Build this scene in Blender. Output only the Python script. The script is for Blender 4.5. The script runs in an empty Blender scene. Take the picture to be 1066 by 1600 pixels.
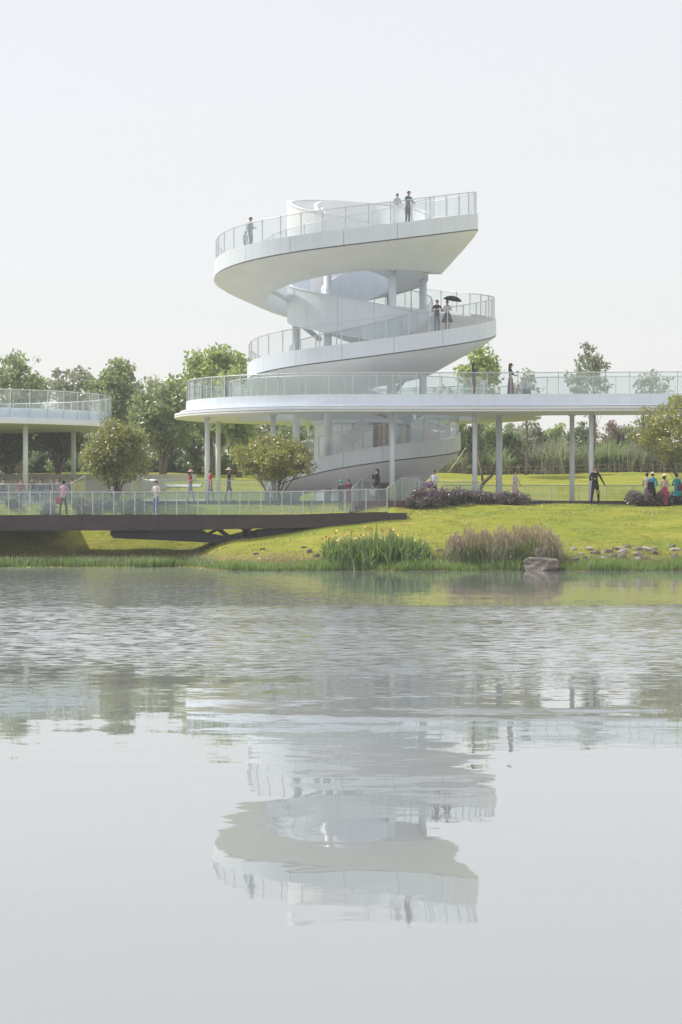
import bpy, bmesh, math, random
import numpy as np
from mathutils import Vector, Matrix
from mathutils.geometry import tessellate_polygon
from mathutils import noise as mnoise

random.seed(7)
rng = np.random.default_rng(7)
S = bpy.context.scene
COL = S.collection
PI = math.pi
R_ = math.radians

# ------------------------------------------------------------------ camera, sky, sun, exposure
FPX, CX, CY, CAMZ = 3800.0, 533.0, 800.0, 2.5
cam = bpy.data.cameras.new('camera')
cam.sensor_fit = 'VERTICAL'
cam.sensor_height = 36.0
cam.sensor_width = 24.0
cam.lens = 36.0 * FPX / 1600.0
cam.clip_start = 0.5
cam.clip_end = 20000
camo = bpy.data.objects.new('camera', cam)
COL.objects.link(camo)
camo.location = (0, 0, CAMZ)
camo.rotation_euler = (R_(90), 0, 0)
S.camera = camo

SUN_EL, SUN_AZ = 50.0, -66.0          # azimuth from +Y, negative = to the left
W = bpy.data.worlds.new('World')
S.world = W
W.use_nodes = True
wn, wl = W.node_tree.nodes, W.node_tree.links
wn.clear()
sky = wn.new('ShaderNodeTexSky')
sky.sky_type = 'NISHITA'
sky.sun_disc = False
sky.sun_elevation = R_(SUN_EL)
sky.sun_rotation = R_(SUN_AZ)
sky.air_density = 1.0
sky.dust_density = 1.0
sky.ozone_density = 1.0
bg1 = wn.new('ShaderNodeBackground')
bg1.inputs['Strength'].default_value = 0.1
hzm = wn.new('ShaderNodeMix')              # bright even summer haze veils the blue of the whole sky
hzm.data_type = 'RGBA'
hzm.clamp_factor = True
hzm.inputs[0].default_value = 0.72
hzm.inputs['B'].default_value = (10.35, 10.15, 10.1, 1)
outw = wn.new('ShaderNodeOutputWorld')
wl.new(sky.outputs[0], hzm.inputs['A'])
wl.new(hzm.outputs['Result'], bg1.inputs['Color'])
wl.new(bg1.outputs[0], outw.inputs['Surface'])

sl = bpy.data.lights.new('sun', 'SUN')
sl.energy = 3.8
sl.angle = R_(1.5)
sl.color = (1.0, 0.955, 0.88)
so = bpy.data.objects.new('sun', sl)
COL.objects.link(so)
so.location = (-60, 180, 120)
_to = Vector((math.sin(R_(SUN_AZ)) * math.cos(R_(SUN_EL)), math.cos(R_(SUN_AZ)) * math.cos(R_(SUN_EL)), math.sin(R_(SUN_EL))))
so.rotation_euler = _to.to_track_quat('Z', 'Y').to_euler()

S.view_settings.view_transform = 'Standard'
S.view_settings.look = 'None'
S.view_settings.gamma = 1.0
S.view_settings.use_curve_mapping = False
S.view_settings.exposure = 0.06
S.cycles.transparent_max_bounces = 40
S.cycles.max_bounces = 8
S.cycles.volume_bounces = 0
S.cycles.use_denoising = True


def P(px, py, Y):
    """World point seen at a photo pixel, at a chosen distance Y."""
    return Vector(((px - CX) / FPX * Y, Y, CAMZ + (CY - py) / FPX * Y))


def PX(px, Y):
    return (px - CX) / FPX * Y


# ------------------------------------------------------------------ materials
MATS = {}


def nodes_of(name):
    m = bpy.data.materials.new(name)
    m.use_nodes = True
    nt = m.node_tree
    return m, nt.nodes, nt.links, nt.nodes['Principled BSDF']


def mat(name, col, rough=0.6, var=0.08, scale=3.0, metal=0.0, bump=0.0, bscale=30.0, spec=0.4):
    if name in MATS:
        return MATS[name]
    m, n, l, b = nodes_of(name)
    b.inputs['Roughness'].default_value = rough
    b.inputs['Metallic'].default_value = metal
    b.inputs['Specular IOR Level'].default_value = spec
    tc = n.new('ShaderNodeTexCoord')
    nz = n.new('ShaderNodeTexNoise')
    nz.inputs['Scale'].default_value = scale
    nz.inputs['Detail'].default_value = 6
    l.new(tc.outputs['Object'], nz.inputs['Vector'])
    cr = n.new('ShaderNodeValToRGB')
    cr.color_ramp.elements[0].position = 0.3
    cr.color_ramp.elements[1].position = 0.7
    cr.color_ramp.elements[0].color = tuple(max(0, c * (1 - var)) for c in col) + (1,)
    cr.color_ramp.elements[1].color = tuple(min(1, c * (1 + var)) for c in col) + (1,)
    l.new(nz.outputs['Fac'], cr.inputs[0])
    l.new(cr.outputs[0], b.inputs['Base Color'])
    if bump:
        n2 = n.new('ShaderNodeTexNoise')
        n2.inputs['Scale'].default_value = bscale
        n2.inputs['Detail'].default_value = 8
        l.new(tc.outputs['Object'], n2.inputs['Vector'])
        bp = n.new('ShaderNodeBump')
        bp.inputs['Strength'].default_value = bump
        bp.inputs['Distance'].default_value = 0.05
        l.new(n2.outputs['Fac'], bp.inputs['Height'])
        l.new(bp.outputs[0], b.inputs['Normal'])
    MATS[name] = m
    return m


def leafmat(name, c1, c2, trans=0.5):
    """Leaf: diffuse + light coming through it, colour varying leaf by leaf."""
    if name in MATS:
        return MATS[name]
    m = bpy.data.materials.new(name)
    m.use_nodes = True
    n, l = m.node_tree.nodes, m.node_tree.links
    n.clear()
    out = n.new('ShaderNodeOutputMaterial')
    geo = n.new('ShaderNodeNewGeometry')
    cr = n.new('ShaderNodeValToRGB')
    cr.color_ramp.elements[0].color = tuple(c1) + (1,)
    cr.color_ramp.elements[1].color = tuple(c2) + (1,)
    l.new(geo.outputs['Random Per Island'], cr.inputs[0])
    d = n.new('ShaderNodeBsdfDiffuse')
    t = n.new('ShaderNodeBsdfTranslucent')
    mx = n.new('ShaderNodeMixShader')
    mx.inputs[0].default_value = trans
    hs = n.new('ShaderNodeHueSaturation')
    hs.inputs['Value'].default_value = 1.7
    hs.inputs['Hue'].default_value = 0.50
    l.new(cr.outputs[0], d.inputs[0])
    l.new(cr.outputs[0], hs.inputs['Color'])
    l.new(hs.outputs[0], t.inputs[0])
    l.new(d.outputs[0], mx.inputs[1])
    l.new(t.outputs[0], mx.inputs[2])
    g = n.new('ShaderNodeBsdfGlossy')
    g.inputs['Roughness'].default_value = 0.38
    mx2 = n.new('ShaderNodeMixShader')
    mx2.inputs[0].default_value = 0.11
    l.new(mx.outputs[0], mx2.inputs[1])
    l.new(g.outputs[0], mx2.inputs[2])
    l.new(mx2.outputs[0], out.inputs['Surface'])
    MATS[name] = m
    return m


def glassmat(name, tint, milk, milkcol=(0.9, 0.93, 0.95)):
    m = bpy.data.materials.new(name)
    m.use_nodes = True
    n, l = m.node_tree.nodes, m.node_tree.links
    n.clear()
    out = n.new('ShaderNodeOutputMaterial')
    tr = n.new('ShaderNodeBsdfTransparent')
    tr.inputs[0].default_value = tuple(tint) + (1,)
    gl = n.new('ShaderNodeBsdfGlossy')
    gl.inputs['Roughness'].default_value = 0.03
    geo = n.new('ShaderNodeNewGeometry')
    dt = n.new('ShaderNodeVectorMath')
    dt.operation = 'DOT_PRODUCT'
    l.new(geo.outputs['Normal'], dt.inputs[0])
    l.new(geo.outputs['Incoming'], dt.inputs[1])
    ab = n.new('ShaderNodeMath')
    ab.operation = 'ABSOLUTE'
    l.new(dt.outputs['Value'], ab.inputs[0])
    iv = n.new('ShaderNodeMath')
    iv.operation = 'SUBTRACT'
    iv.inputs[0].default_value = 1.0
    l.new(ab.outputs[0], iv.inputs[1])
    pw = n.new('ShaderNodeMath')
    pw.operation = 'POWER'
    pw.inputs[1].default_value = 5.0
    l.new(iv.outputs[0], pw.inputs[0])
    fr = n.new('ShaderNodeMath')          # Schlick reflectance, the same from both sides of the pane
    fr.operation = 'MULTIPLY_ADD'
    fr.inputs[1].default_value = 0.7
    fr.inputs[2].default_value = 0.04
    l.new(pw.outputs[0], fr.inputs[0])
    d = n.new('ShaderNodeBsdfDiffuse')
    d.inputs[0].default_value = tuple(milkcol) + (1,)
    t = n.new('ShaderNodeBsdfTranslucent')
    t.inputs[0].default_value = tuple(milkcol) + (1,)
    md = n.new('ShaderNodeMixShader')
    md.inputs[0].default_value = 0.5
    l.new(d.outputs[0], md.inputs[1])
    l.new(t.outputs[0], md.inputs[2])
    # uneven dust on the panes
    tc = n.new('ShaderNodeTexCoord')
    nz = n.new('ShaderNodeTexNoise')
    nz.inputs['Scale'].default_value = 1.3
    nz.inputs['Detail'].default_value = 5
    l.new(tc.outputs['Object'], nz.inputs['Vector'])
    mr = n.new('ShaderNodeMapRange')
    mr.inputs['From Min'].default_value = 0.3
    mr.inputs['From Max'].default_value = 0.7
    mr.inputs['To Min'].default_value = milk * 0.6
    mr.inputs['To Max'].default_value = milk * 1.4
    l.new(nz.outputs['Fac'], mr.inputs['Value'])
    m1 = n.new('ShaderNodeMixShader')
    l.new(mr.outputs[0], m1.inputs[0])
    l.new(tr.outputs[0], m1.inputs[1])
    l.new(md.outputs[0], m1.inputs[2])
    m2 = n.new('ShaderNodeMixShader')
    l.new(fr.outputs[0], m2.inputs[0])
    l.new(m1.outputs[0], m2.inputs[1])
    l.new(gl.outputs[0], m2.inputs[2])
    l.new(m2.outputs[0], out.inputs['Surface'])
    MATS[name] = m
    return m


WHITE = mat('white_paint', (0.765, 0.825, 0.90), 0.42, 0.03, 0.9)  # fascia, soffit and column whites carry the bluish tone of shade in their colour
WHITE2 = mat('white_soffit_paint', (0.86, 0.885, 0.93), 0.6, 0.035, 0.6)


def streaks(m, amt):
    """Faint rain streaks and grime running down the paint."""
    n, l = m.node_tree.nodes, m.node_tree.links
    b = n['Principled BSDF']
    src = b.inputs['Base Color'].links[0].from_socket
    tc_ = n.new('ShaderNodeTexCoord')
    mp = n.new('ShaderNodeMapping')
    mp.inputs['Scale'].default_value = (3.2, 3.2, .28)
    l.new(tc_.outputs['Object'], mp.inputs['Vector'])
    z = n.new('ShaderNodeTexNoise')
    z.inputs['Scale'].default_value = 1.6
    z.inputs['Detail'].default_value = 8
    z.inputs['Roughness'].default_value = .7
    l.new(mp.outputs[0], z.inputs['Vector'])
    cr = n.new('ShaderNodeValToRGB')
    cr.color_ramp.elements[0].position = .30
    cr.color_ramp.elements[0].color = (1 - amt, 1 - amt * 1.05, 1 - amt * 1.2, 1)
    cr.color_ramp.elements[1].position = .58
    cr.color_ramp.elements[1].color = (1, 1, 1, 1)
    l.new(z.outputs['Fac'], cr.inputs[0])
    mx = n.new('ShaderNodeMix')
    mx.data_type = 'RGBA'
    mx.blend_type = 'MULTIPLY'
    mx.inputs[0].default_value = 1
    l.new(src, mx.inputs['A'])
    l.new(cr.outputs[0], mx.inputs['B'])
    l.new(mx.outputs['Result'], b.inputs['Base Color'])


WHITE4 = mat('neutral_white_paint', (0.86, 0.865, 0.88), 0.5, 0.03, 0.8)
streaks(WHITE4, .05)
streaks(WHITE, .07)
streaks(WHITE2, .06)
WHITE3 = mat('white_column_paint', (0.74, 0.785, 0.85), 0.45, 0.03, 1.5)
SLATE = mat('grey_groove_shade', (0.10, 0.11, 0.12), 0.6, 0.3, 6)
STEEL = mat('brushed_steel', (0.55, 0.57, 0.58), 0.32, 0.06, 9, metal=0.7)
STEELW = mat('pale_steel', (0.62, 0.64, 0.66), 0.4, 0.06, 9, metal=0.3)
DECKF = mat('deck_floor', (0.55, 0.54, 0.52), 0.8, 0.08, 5)
WOOD = mat('timber_cladding', (0.36, 0.28, 0.22), 0.6, 0.3, 4)
GLASS = glassmat('ramp_glass', (0.96, 0.975, 0.975), 0.035)
GLASSD = glassmat('deck_glass', (0.95, 0.975, 0.975), 0.065, (0.88, 0.92, 0.95))
GLASSB = glassmat('bridge_glass', (0.91, 0.945, 0.95), 0.06, (0.46, 0.56, 0.60))
CORTEN = mat('dark_brown_steel', (0.060, 0.042, 0.045), 0.55, 0.25, 1.2, bump=0.1)
BLACKST = mat('dark_steel_truss', (0.028, 0.028, 0.034), 0.6, 0.2, 2)
STEPM = mat('red_brown_steps', (0.16, 0.09, 0.085), 0.75, 0.15, 6)
CONC = mat('pale_concrete', (0.42, 0.43, 0.45), 0.85, 0.1, 3, bump=0.15)
PAVE = mat('pale_paving', (0.50, 0.48, 0.46), 0.85, 0.1, 2)
PLINTH = mat('black_plinth_stone', (0.045, 0.05, 0.06), 0.5, 0.2, 3)
BARK = mat('bark', (0.19, 0.16, 0.13), 0.9, 0.35, 6, bump=0.4)
BARKD = mat('bark_dark', (0.075, 0.062, 0.052), 0.9, 0.35, 6, bump=0.4)
ROCKM = mat('rock', (0.22, 0.19, 0.165), 0.95, 0.45, 3.0, bump=0.9, bscale=7, spec=.15)
ROCKG = mat('rock_grey', (0.38, 0.36, 0.335), 0.95, 0.4, 3.0, bump=0.9, bscale=7, spec=.15)
FENCEW = mat('weathered_wood', (0.22, 0.17, 0.13), 0.9, 0.3, 5)


# ------------------------------------------------------------------ object helpers
def obj(name, me, m, parent=None, smooth=False):
    if m is not None:
        if isinstance(m, (list, tuple)):
            for k in m:
                me.materials.append(k)
        else:
            me.materials.append(m)
    if smooth:
        me.polygons.foreach_set('use_smooth', [True] * len(me.polygons))
    o = bpy.data.objects.new(name, me)
    COL.objects.link(o)
    if parent is not None:
        o.parent = parent
        o.matrix_parent_inverse = Matrix.Translation(-Vector(parent.location)) if parent.rotation_euler.z == 0 else Matrix.Identity(4)
    return o


def pymesh(name, v, f):
    me = bpy.data.meshes.new(name)
    me.from_pydata([tuple(p) for p in v], [], f)
    me.update()
    return me


def part(name, v, f, m, parent=None, smooth=False):
    return obj(name, pymesh(name, v, f), m, parent, smooth)


def tag(o, label, cat, group=None):
    o['label'] = label
    o['category'] = cat
    if group:
        o['group'] = group
    return o


def kind(o, k, label=None):
    o['kind'] = k
    if label:
        o['label'] = label
    return o


def thing(name, label, cat, loc=(0, 0, 0), group=None):
    e = bpy.data.objects.new(name, None)
    COL.objects.link(e)
    e.location = loc
    e.empty_display_size = 0.3
    return tag(e, label, cat, group)


def boxv(c, s, rz=0.0):
    cx, cy, cz = c
    sx, sy, sz = s[0] / 2, s[1] / 2, s[2] / 2
    ca, sa = math.cos(rz), math.sin(rz)
    v = []
    for dz in (-sz, sz):
        for dx, dy in ((-sx, -sy), (sx, -sy), (sx, sy), (-sx, sy)):
            v.append((cx + dx * ca - dy * sa, cy + dx * sa + dy * ca, cz + dz))
    f = [(3, 2, 1, 0), (4, 5, 6, 7), (0, 1, 5, 4), (1, 2, 6, 5), (2, 3, 7, 6), (3, 0, 4, 7)]
    return v, f


def box(name, c, s, m, parent=None, rz=0.0):
    v, f = boxv(c, s, rz)
    return part(name, v, f, m, parent)


def tube_vf(pts, rad, n=8, cap=True):
    pts = [Vector(p) for p in pts]
    if not hasattr(rad, '__len__'):
        rad = [rad] * len(pts)
    v, f = [], []
    for i, p in enumerate(pts):
        d = (pts[min(i + 1, len(pts) - 1)] - pts[max(i - 1, 0)])
        if d.length < 1e-6:
            d = Vector((0, 0, 1))
        d.normalize()
        up = Vector((0, 0, 1)) if abs(d.z) < 0.9 else Vector((1, 0, 0))
        a = d.cross(up).normalized()
        b = a.cross(d).normalized()
        for k in range(n):
            an = 2 * PI * k / n
            v.append(p + (a * math.cos(an) + b * math.sin(an)) * rad[i])
    for i in range(len(pts) - 1):
        for k in range(n):
            f.append((i * n + k, i * n + (k + 1) % n, (i + 1) * n + (k + 1) % n, (i + 1) * n + k))
    if cap:
        f.append(tuple(range(n))[::-1])
        f.append(tuple((len(pts) - 1) * n + k for k in range(n)))
    return v, f


def tube(name, pts, rad, m, parent=None, n=8):
    v, f = tube_vf(pts, rad, n)
    return part(name, v, f, m, parent, True)


def merge(parts):
    V, F = [], []
    for v, f in parts:
        o = len(V)
        V += [tuple(p) for p in v]
        F += [tuple(i + o for i in q) for q in f]
    return V, F


def fastmesh(name, V, nper, F=None):
    """numpy mesh: V (n,3), every face has nper vertices in order (or F (k,nper))."""
    V = np.asarray(V, dtype=np.float32)
    if F is None:
        F = np.arange(len(V), dtype=np.int32).reshape(-1, nper)
    k = len(F)
    me = bpy.data.meshes.new(name)
    me.vertices.add(len(V))
    me.vertices.foreach_set('co', V.ravel())
    me.loops.add(k * nper)
    me.loops.foreach_set('vertex_index', np.asarray(F, dtype=np.int32).ravel())
    me.polygons.add(k)
    me.polygons.foreach_set('loop_start', np.arange(0, k * nper, nper, dtype=np.int32))
    me.polygons.foreach_set('loop_total', np.full(k, nper, dtype=np.int32))
    me.update(calc_edges=True)
    return me


def spline(xs, ys):
    xs = np.array(xs, float)
    ys = np.array(ys, float)
    m = np.gradient(ys, xs)

    def ev(x):
        x = min(max(x, xs[0]), xs[-1])
        i = min(max(int(np.searchsorted(xs, x)) - 1, 0), len(xs) - 2)
        h = xs[i + 1] - xs[i]
        t = (x - xs[i]) / h
        return ((2 * t ** 3 - 3 * t ** 2 + 1) * ys[i] + (t ** 3 - 2 * t ** 2 + t) * h * m[i]
                + (-2 * t ** 3 + 3 * t ** 2) * ys[i + 1] + (t ** 3 - t ** 2) * h * m[i + 1])
    return ev


def sm(a, b, x):
    t = np.clip((x - a) / (b - a), 0, 1)
    return t * t * (3 - 2 * t)


# ------------------------------------------------------------------ ground
_pd = [-50, 0, 0.6, 1.6, 3.0, 5.6, 9.0, 13.6, 16.0, 60]
_pz = [-1.6, 0, 0.22, 0.50, 0.88, 1.58, 2.25, 2.80, 2.86, 2.86]


def shore(X):
    return 103.6 + 6.7 * sm(-4.6, -7.2, X) + 0.35 * np.sin(X * 0.9 + 1) + 0.18 * np.sin(X * 2.3)


def ground(X, Y):
    X = np.asarray(X, float)
    Y = np.asarray(Y, float)
    ys = shore(X)
    d = (Y - ys) * np.where(Y > ys, 13.6 / (117.2 - ys), 0.8)
    z = np.interp(d, _pd, _pz)
    s = 1 - (0.42 * sm(2.2, -5.0, X) + .27 * sm(-4.5, -7.5, X)) * (1 - sm(112.8, 119.5, Y))
    z = np.where(z > 0, z * s, z)
    z = z + 2.25 * sm(129, 166, Y) + 0.10 * np.sin(X * 0.35 + Y * 0.12) * sm(128, 140, Y)
    z = z + np.where(d > 2, 0.035 * np.sin(X * 1.1 + Y * .7) + 0.03 * np.sin(X * .5 - Y * 1.3), 0)
    z = np.where(Y < 8, np.interp(Y, [-400, -10, 3, 8], [1.2, 0.9, 0.5, -1.2]), z)
    return z


def gz(X, Y):
    return float(ground(X, Y))


ys_ = np.concatenate([[-400, -100, -20, -5, 3, 6, 8, 20, 60, 95], np.arange(100, 130, 0.33), np.arange(130, 175, 1.5), [185, 200, 230, 280, 400, 700, 1500, 4000, 9000]])
xs_ = np.concatenate([[-6000, -2000, -600, -250, -120, -70, -50], np.arange(-40, -22, 2), np.arange(-22, 22, 0.35), np.arange(22, 42, 2), [50, 70, 120, 250, 600, 2000, 6000]])
XX, YY = np.meshgrid(xs_, ys_)
ZZ = ground(XX, YY)
nx, ny = len(xs_), len(ys_)
idx = np.arange(nx * ny).reshape(ny, nx)
FQ = np.stack([idx[:-1, :-1], idx[:-1, 1:], idx[1:, 1:], idx[1:, :-1]], -1).reshape(-1, 4)
gme = fastmesh('ground', np.stack([XX, YY, ZZ], -1).reshape(-1, 3), 4, FQ)

gm, gn, gl_, gb = nodes_of('lawn')
gb.inputs['Roughness'].default_value = 0.95
gb.inputs['Specular IOR Level'].default_value = 0.1
tc = gn.new('ShaderNodeTexCoord')


def ramp(n, pts):
    cr = n.new('ShaderNodeValToRGB')
    e = cr.color_ramp.elements
    while len(e) < len(pts):
        e.new(0.5)
    for k, (p, c) in enumerate(pts):
        e[k].position = p
        e[k].color = tuple(c) + (1,)
    return cr


def noise(n, l, vec, scale, det=6, rough=0.6):
    z = n.new('ShaderNodeTexNoise')
    z.inputs['Scale'].default_value = scale
    z.inputs['Detail'].default_value = det
    z.inputs['Roughness'].default_value = rough
    if vec is not None:
        l.new(vec, z.inputs['Vector'])
    return z


mpg = gn.new('ShaderNodeMapping')
mpg.inputs['Scale'].default_value = (0.6, 1.6, 1)
gl_.new(tc.outputs['Object'], mpg.inputs['Vector'])
n1 = noise(gn, gl_, mpg.outputs[0], 0.22, 5)
n2 = noise(gn, gl_, mpg.outputs[0], 2.6, 9, 0.72)
r1 = ramp(gn, [(0.30, (0.165, 0.245, 0.030)), (0.50, (0.285, 0.300, 0.042)), (0.70, (0.385, 0.345, 0.08))])
r2 = ramp(gn, [(0.30, (0.55, 0.62, 0.5)), (0.50, (1, 1, 1)), (0.72, (1.3, 1.2, 1.25))])
gl_.new(n1.outputs['Fac'], r1.inputs[0])
gl_.new(n2.outputs['Fac'], r2.inputs[0])
mm = gn.new('ShaderNodeMix')
mm.data_type = 'RGBA'
mm.blend_type = 'MULTIPLY'
mm.inputs[0].default_value = 1.0
gl_.new(r1.outputs[0], mm.inputs['A'])
gl_.new(r2.outputs[0], mm.inputs['B'])
# bare earth close to the water line and below it
sp = gn.new('ShaderNodeSeparateXYZ')
gl_.new(tc.outputs['Object'], sp.inputs[0])
n3 = noise(gn, gl_, tc.outputs['Object'], 1.1, 6)
ad = gn.new('ShaderNodeMath')
ad.operation = 'MULTIPLY_ADD'
ad.inputs[1].default_value = -0.9
gl_.new(n3.outputs['Fac'], ad.inputs[0])
gl_.new(sp.outputs['Z'], ad.inputs[2])
mr = gn.new('ShaderNodeMapRange')
mr.inputs['From Min'].default_value = -0.15
mr.inputs['From Max'].default_value = 0.35
gl_.new(ad.outputs[0], mr.inputs['Value'])
mm2 = gn.new('ShaderNodeMix')
mm2.data_type = 'RGBA'
mm2.inputs['A'].default_value = (0.20, 0.15, 0.085, 1)
gl_.new(mr.outputs[0], mm2.inputs[0])
gl_.new(mm.outputs['Result'], mm2.inputs['B'])
gl_.new(mm2.outputs['Result'], gb.inputs['Base Color'])
bp = gn.new('ShaderNodeBump')
bp.inputs['Strength'].default_value = 0.7
bp.inputs['Distance'].default_value = 0.12
gl_.new(n2.outputs['Fac'], bp.inputs['Height'])
gl_.new(bp.outputs[0], gb.inputs['Normal'])
go = kind(obj('ground', gme, gm, None, True), 'structure', 'sloping lawn bank beside the lake')

# ------------------------------------------------------------------ water
wm, wnn, wll, wb = nodes_of('lake_water')
wb.inputs['Base Color'].default_value = (0.265, 0.285, 0.295, 1)
wb.inputs['Roughness'].default_value = 0.015
wb.inputs['IOR'].default_value = 1.85
wb.inputs['Specular IOR Level'].default_value = 0.5
wt = wnn.new('ShaderNodeTexCoord')


def wnoise(sx, sy, scale, det):
    mp = wnn.new('ShaderNodeMapping')
    mp.inputs['Scale'].default_value = (sx, sy, 1)
    wll.new(wt.outputs['Object'], mp.inputs['Vector'])
    z = noise(wnn, wll, mp.outputs[0], scale, det, 0.55)
    return z


def vmath(op, a=None, b=None, v=None):
    m_ = wnn.new('ShaderNodeVectorMath')
    m_.operation = op
    if a is not None:
        wll.new(a, m_.inputs[0])
    if b is not None:
        wll.new(b, m_.inputs[1])
    if v is not None:
        m_.inputs[1].default_value = v
    return m_


fine = vmath('SUBTRACT', wnoise(0.45, 1.0, 7.0, 4).outputs['Color'], v=(0.5, 0.5, 0.5))
broad = vmath('SUBTRACT', wnoise(0.35, 1.0, 0.9, 3).outputs['Color'], v=(0.5, 0.5, 0.5))
# wind patches: where the fine ripple is strong
wp = wnoise(0.35, 1.0, 0.035, 4)
spw = wnn.new('ShaderNodeSeparateXYZ')
wll.new(wt.outputs['Object'], spw.inputs[0])
rp = ramp(wnn, [(0.0, (0.004,) * 3), (0.20, (0.007,) * 3), (0.30, (0.022,) * 3), (0.36, (0.06,) * 3), (0.43, (0.42,) * 3), (0.53, (0.7,) * 3), (0.63, (0.08,) * 3), (1.0, (0.016,) * 3)])
dv = wnn.new('ShaderNodeMath')
dv.operation = 'DIVIDE'
dv.inputs[1].default_value = 104.0
wll.new(spw.outputs['Y'], dv.inputs[0])
ofs = wnn.new('ShaderNodeMath')
ofs.operation = 'MULTIPLY_ADD'
ofs.inputs[1].default_value = 0.8
wll.new(wp.outputs['Fac'], ofs.inputs[0])
sb_ = wnn.new('ShaderNodeMath')
sb_.operation = 'SUBTRACT'
sb_.inputs[1].default_value = 0.40
wll.new(dv.outputs[0], sb_.inputs[0])
wll.new(sb_.outputs[0], ofs.inputs[2])
wll.new(ofs.outputs[0], rp.inputs[0])
famp = wnn.new('ShaderNodeMath')
famp.operation = 'MULTIPLY'
famp.inputs[1].default_value = 0.75
lf = wnn.new('ShaderNodeMapRange')
lf.inputs['From Min'].default_value = 3.0
lf.inputs['From Max'].default_value = -9.0
lf.inputs['To Min'].default_value = 0.0
lf.inputs['To Max'].default_value = 0.38
wll.new(spw.outputs['X'], lf.inputs['Value'])
lf2 = wnn.new('ShaderNodeMapRange')
lf2.inputs['From Min'].default_value = 50.0
lf2.inputs['From Max'].default_value = 66.0
wll.new(spw.outputs['Y'], lf2.inputs['Value'])
lfm = wnn.new('ShaderNodeMath')
lfm.operation = 'MULTIPLY'
wll.new(lf.outputs[0], lfm.inputs[0])
wll.new(lf2.outputs[0], lfm.inputs[1])
mxx = wnn.new('ShaderNodeMath')
mxx.operation = 'MAXIMUM'
wll.new(rp.outputs[0], mxx.inputs[0])
wll.new(lfm.outputs[0], mxx.inputs[1])
wll.new(mxx.outputs[0], famp.inputs[0])
sf = wnn.new('ShaderNodeVectorMath')
sf.operation = 'SCALE'
wll.new(fine.outputs[0], sf.inputs[0])
wll.new(famp.outputs[0], sf.inputs['Scale'])
sb2 = wnn.new('ShaderNodeVectorMath')
sb2.operation = 'SCALE'
sb2.inputs['Scale'].default_value = 0.022
wll.new(broad.outputs[0], sb2.inputs[0])
su = vmath('ADD', sf.outputs[0], sb2.outputs[0])
fl = vmath('MULTIPLY', su.outputs[0], v=(1, 1, 0))
# long wind-wave slope in the rippled zones
bs = wnn.new('ShaderNodeVectorMath')
bs.operation = 'SCALE'
bs.inputs[0].default_value = (0, -0.055, 0)
wll.new(famp.outputs[0], bs.inputs['Scale'])
fl2 = vmath('ADD', fl.outputs[0], bs.outputs[0])
up = vmath('ADD', fl2.outputs[0], v=(0, 0, 1))
nm_ = vmath('NORMALIZE', up.outputs[0])
wll.new(nm_.outputs[0], wb.inputs['Normal'])
kind(part('lake_water', [(-3000, -60, 0), (3000, -60, 0), (3000, 116, 0), (-3000, 116, 0)], [(0, 1, 2, 3)], wm), 'structure', 'calm pale lake water with faint ripples')


# ------------------------------------------------------------------ observation tower
TX, TY = 0.9, 131.0
T_ = [-0.75, -0.4, 0, .5, 1, 1.5, 2, 2.5, 3, 3.5, 4, 4.5, 5.05]
zt = spline(T_, [18.72, 18.68, 18.56, 17.0, 15.88, 14.5, 12.92, 11.2, 10.22, 8.5, 6.74, 5.72, 3.55])
rt = spline(T_, [5.9, 6.1, 6.45, 7.1, 7.73, 7.6, 7.46, 6.75, 5.93, 5.7, 5.55, 5.25, 5.0])
rl = spline(T_, [4.2, 4.3, 4.5, 4.9, 5.4, 5.0, 4.35, 4.2, 4.0, 3.9, 3.85, 3.75, 3.7])
dr = spline(T_, [1.5, 1.9, 2.35, 1.15, 1.15, 1.1, 1.75, 1.5, 1.2, 1.1, 1.5, 0.95, 0.03])
fd = spline(T_, [.85, .85, .85, .80, .86, .84, .84, .80, .80, .82, .80, .78, .45])


def tpos(t, r, z):
    a = PI * t
    return Vector((TX + r * math.cos(a), TY - r * math.sin(a), z))


def ramp_at(px, tlo, thi, off):
    """t on the ramp (walking line `off` metres inside the outer edge) that falls on photo column px."""
    best = None
    for k in range(600):
        t = tlo + (thi - tlo) * k / 599
        p = tpos(t, rt(t) - off, zt(t) - 0.14)
        x = CX + FPX * p.x / p.y
        if best is None or abs(x - px) < best[0]:
            best = (abs(x - px), t, p)
    return best[1], best[2]


tower = thing('observation_tower', 'tall white spiral lookout tower with curling ramp and glass railings', 'tower', (TX, TY, 3.0))
TS = np.linspace(-0.72, 5.05, 300)


def strip(name, prof, m, smooth=True, ts=TS, closed=True, caps=True, thickness=None, parent=None):
    """Sweep a profile [(r,z)...](t) along the ramp."""
    V, F = [], []
    for t in ts:
        pr = prof(t)
        for r, z in pr:
            V.append(tpos(t, r, z))
    k = len(pr)
    for i in range(len(ts) - 1):
        for j in range(k if closed else k - 1):
            a, b = i * k + j, i * k + (j + 1) % k
            F.append((a, b, b + k, a + k))
    if caps and closed:
        F.append(tuple(range(k))[::-1])
        F.append(tuple((len(ts) - 1) * k + j for j in range(k)))
    o = part(name, V, F, m, parent or tower, False)
    if smooth:
        me = o.data
        me.polygons.foreach_set('use_smooth', [True] * len(me.polygons))
        me.set_sharp_from_angle(angle=R_(32))
    return o


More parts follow.
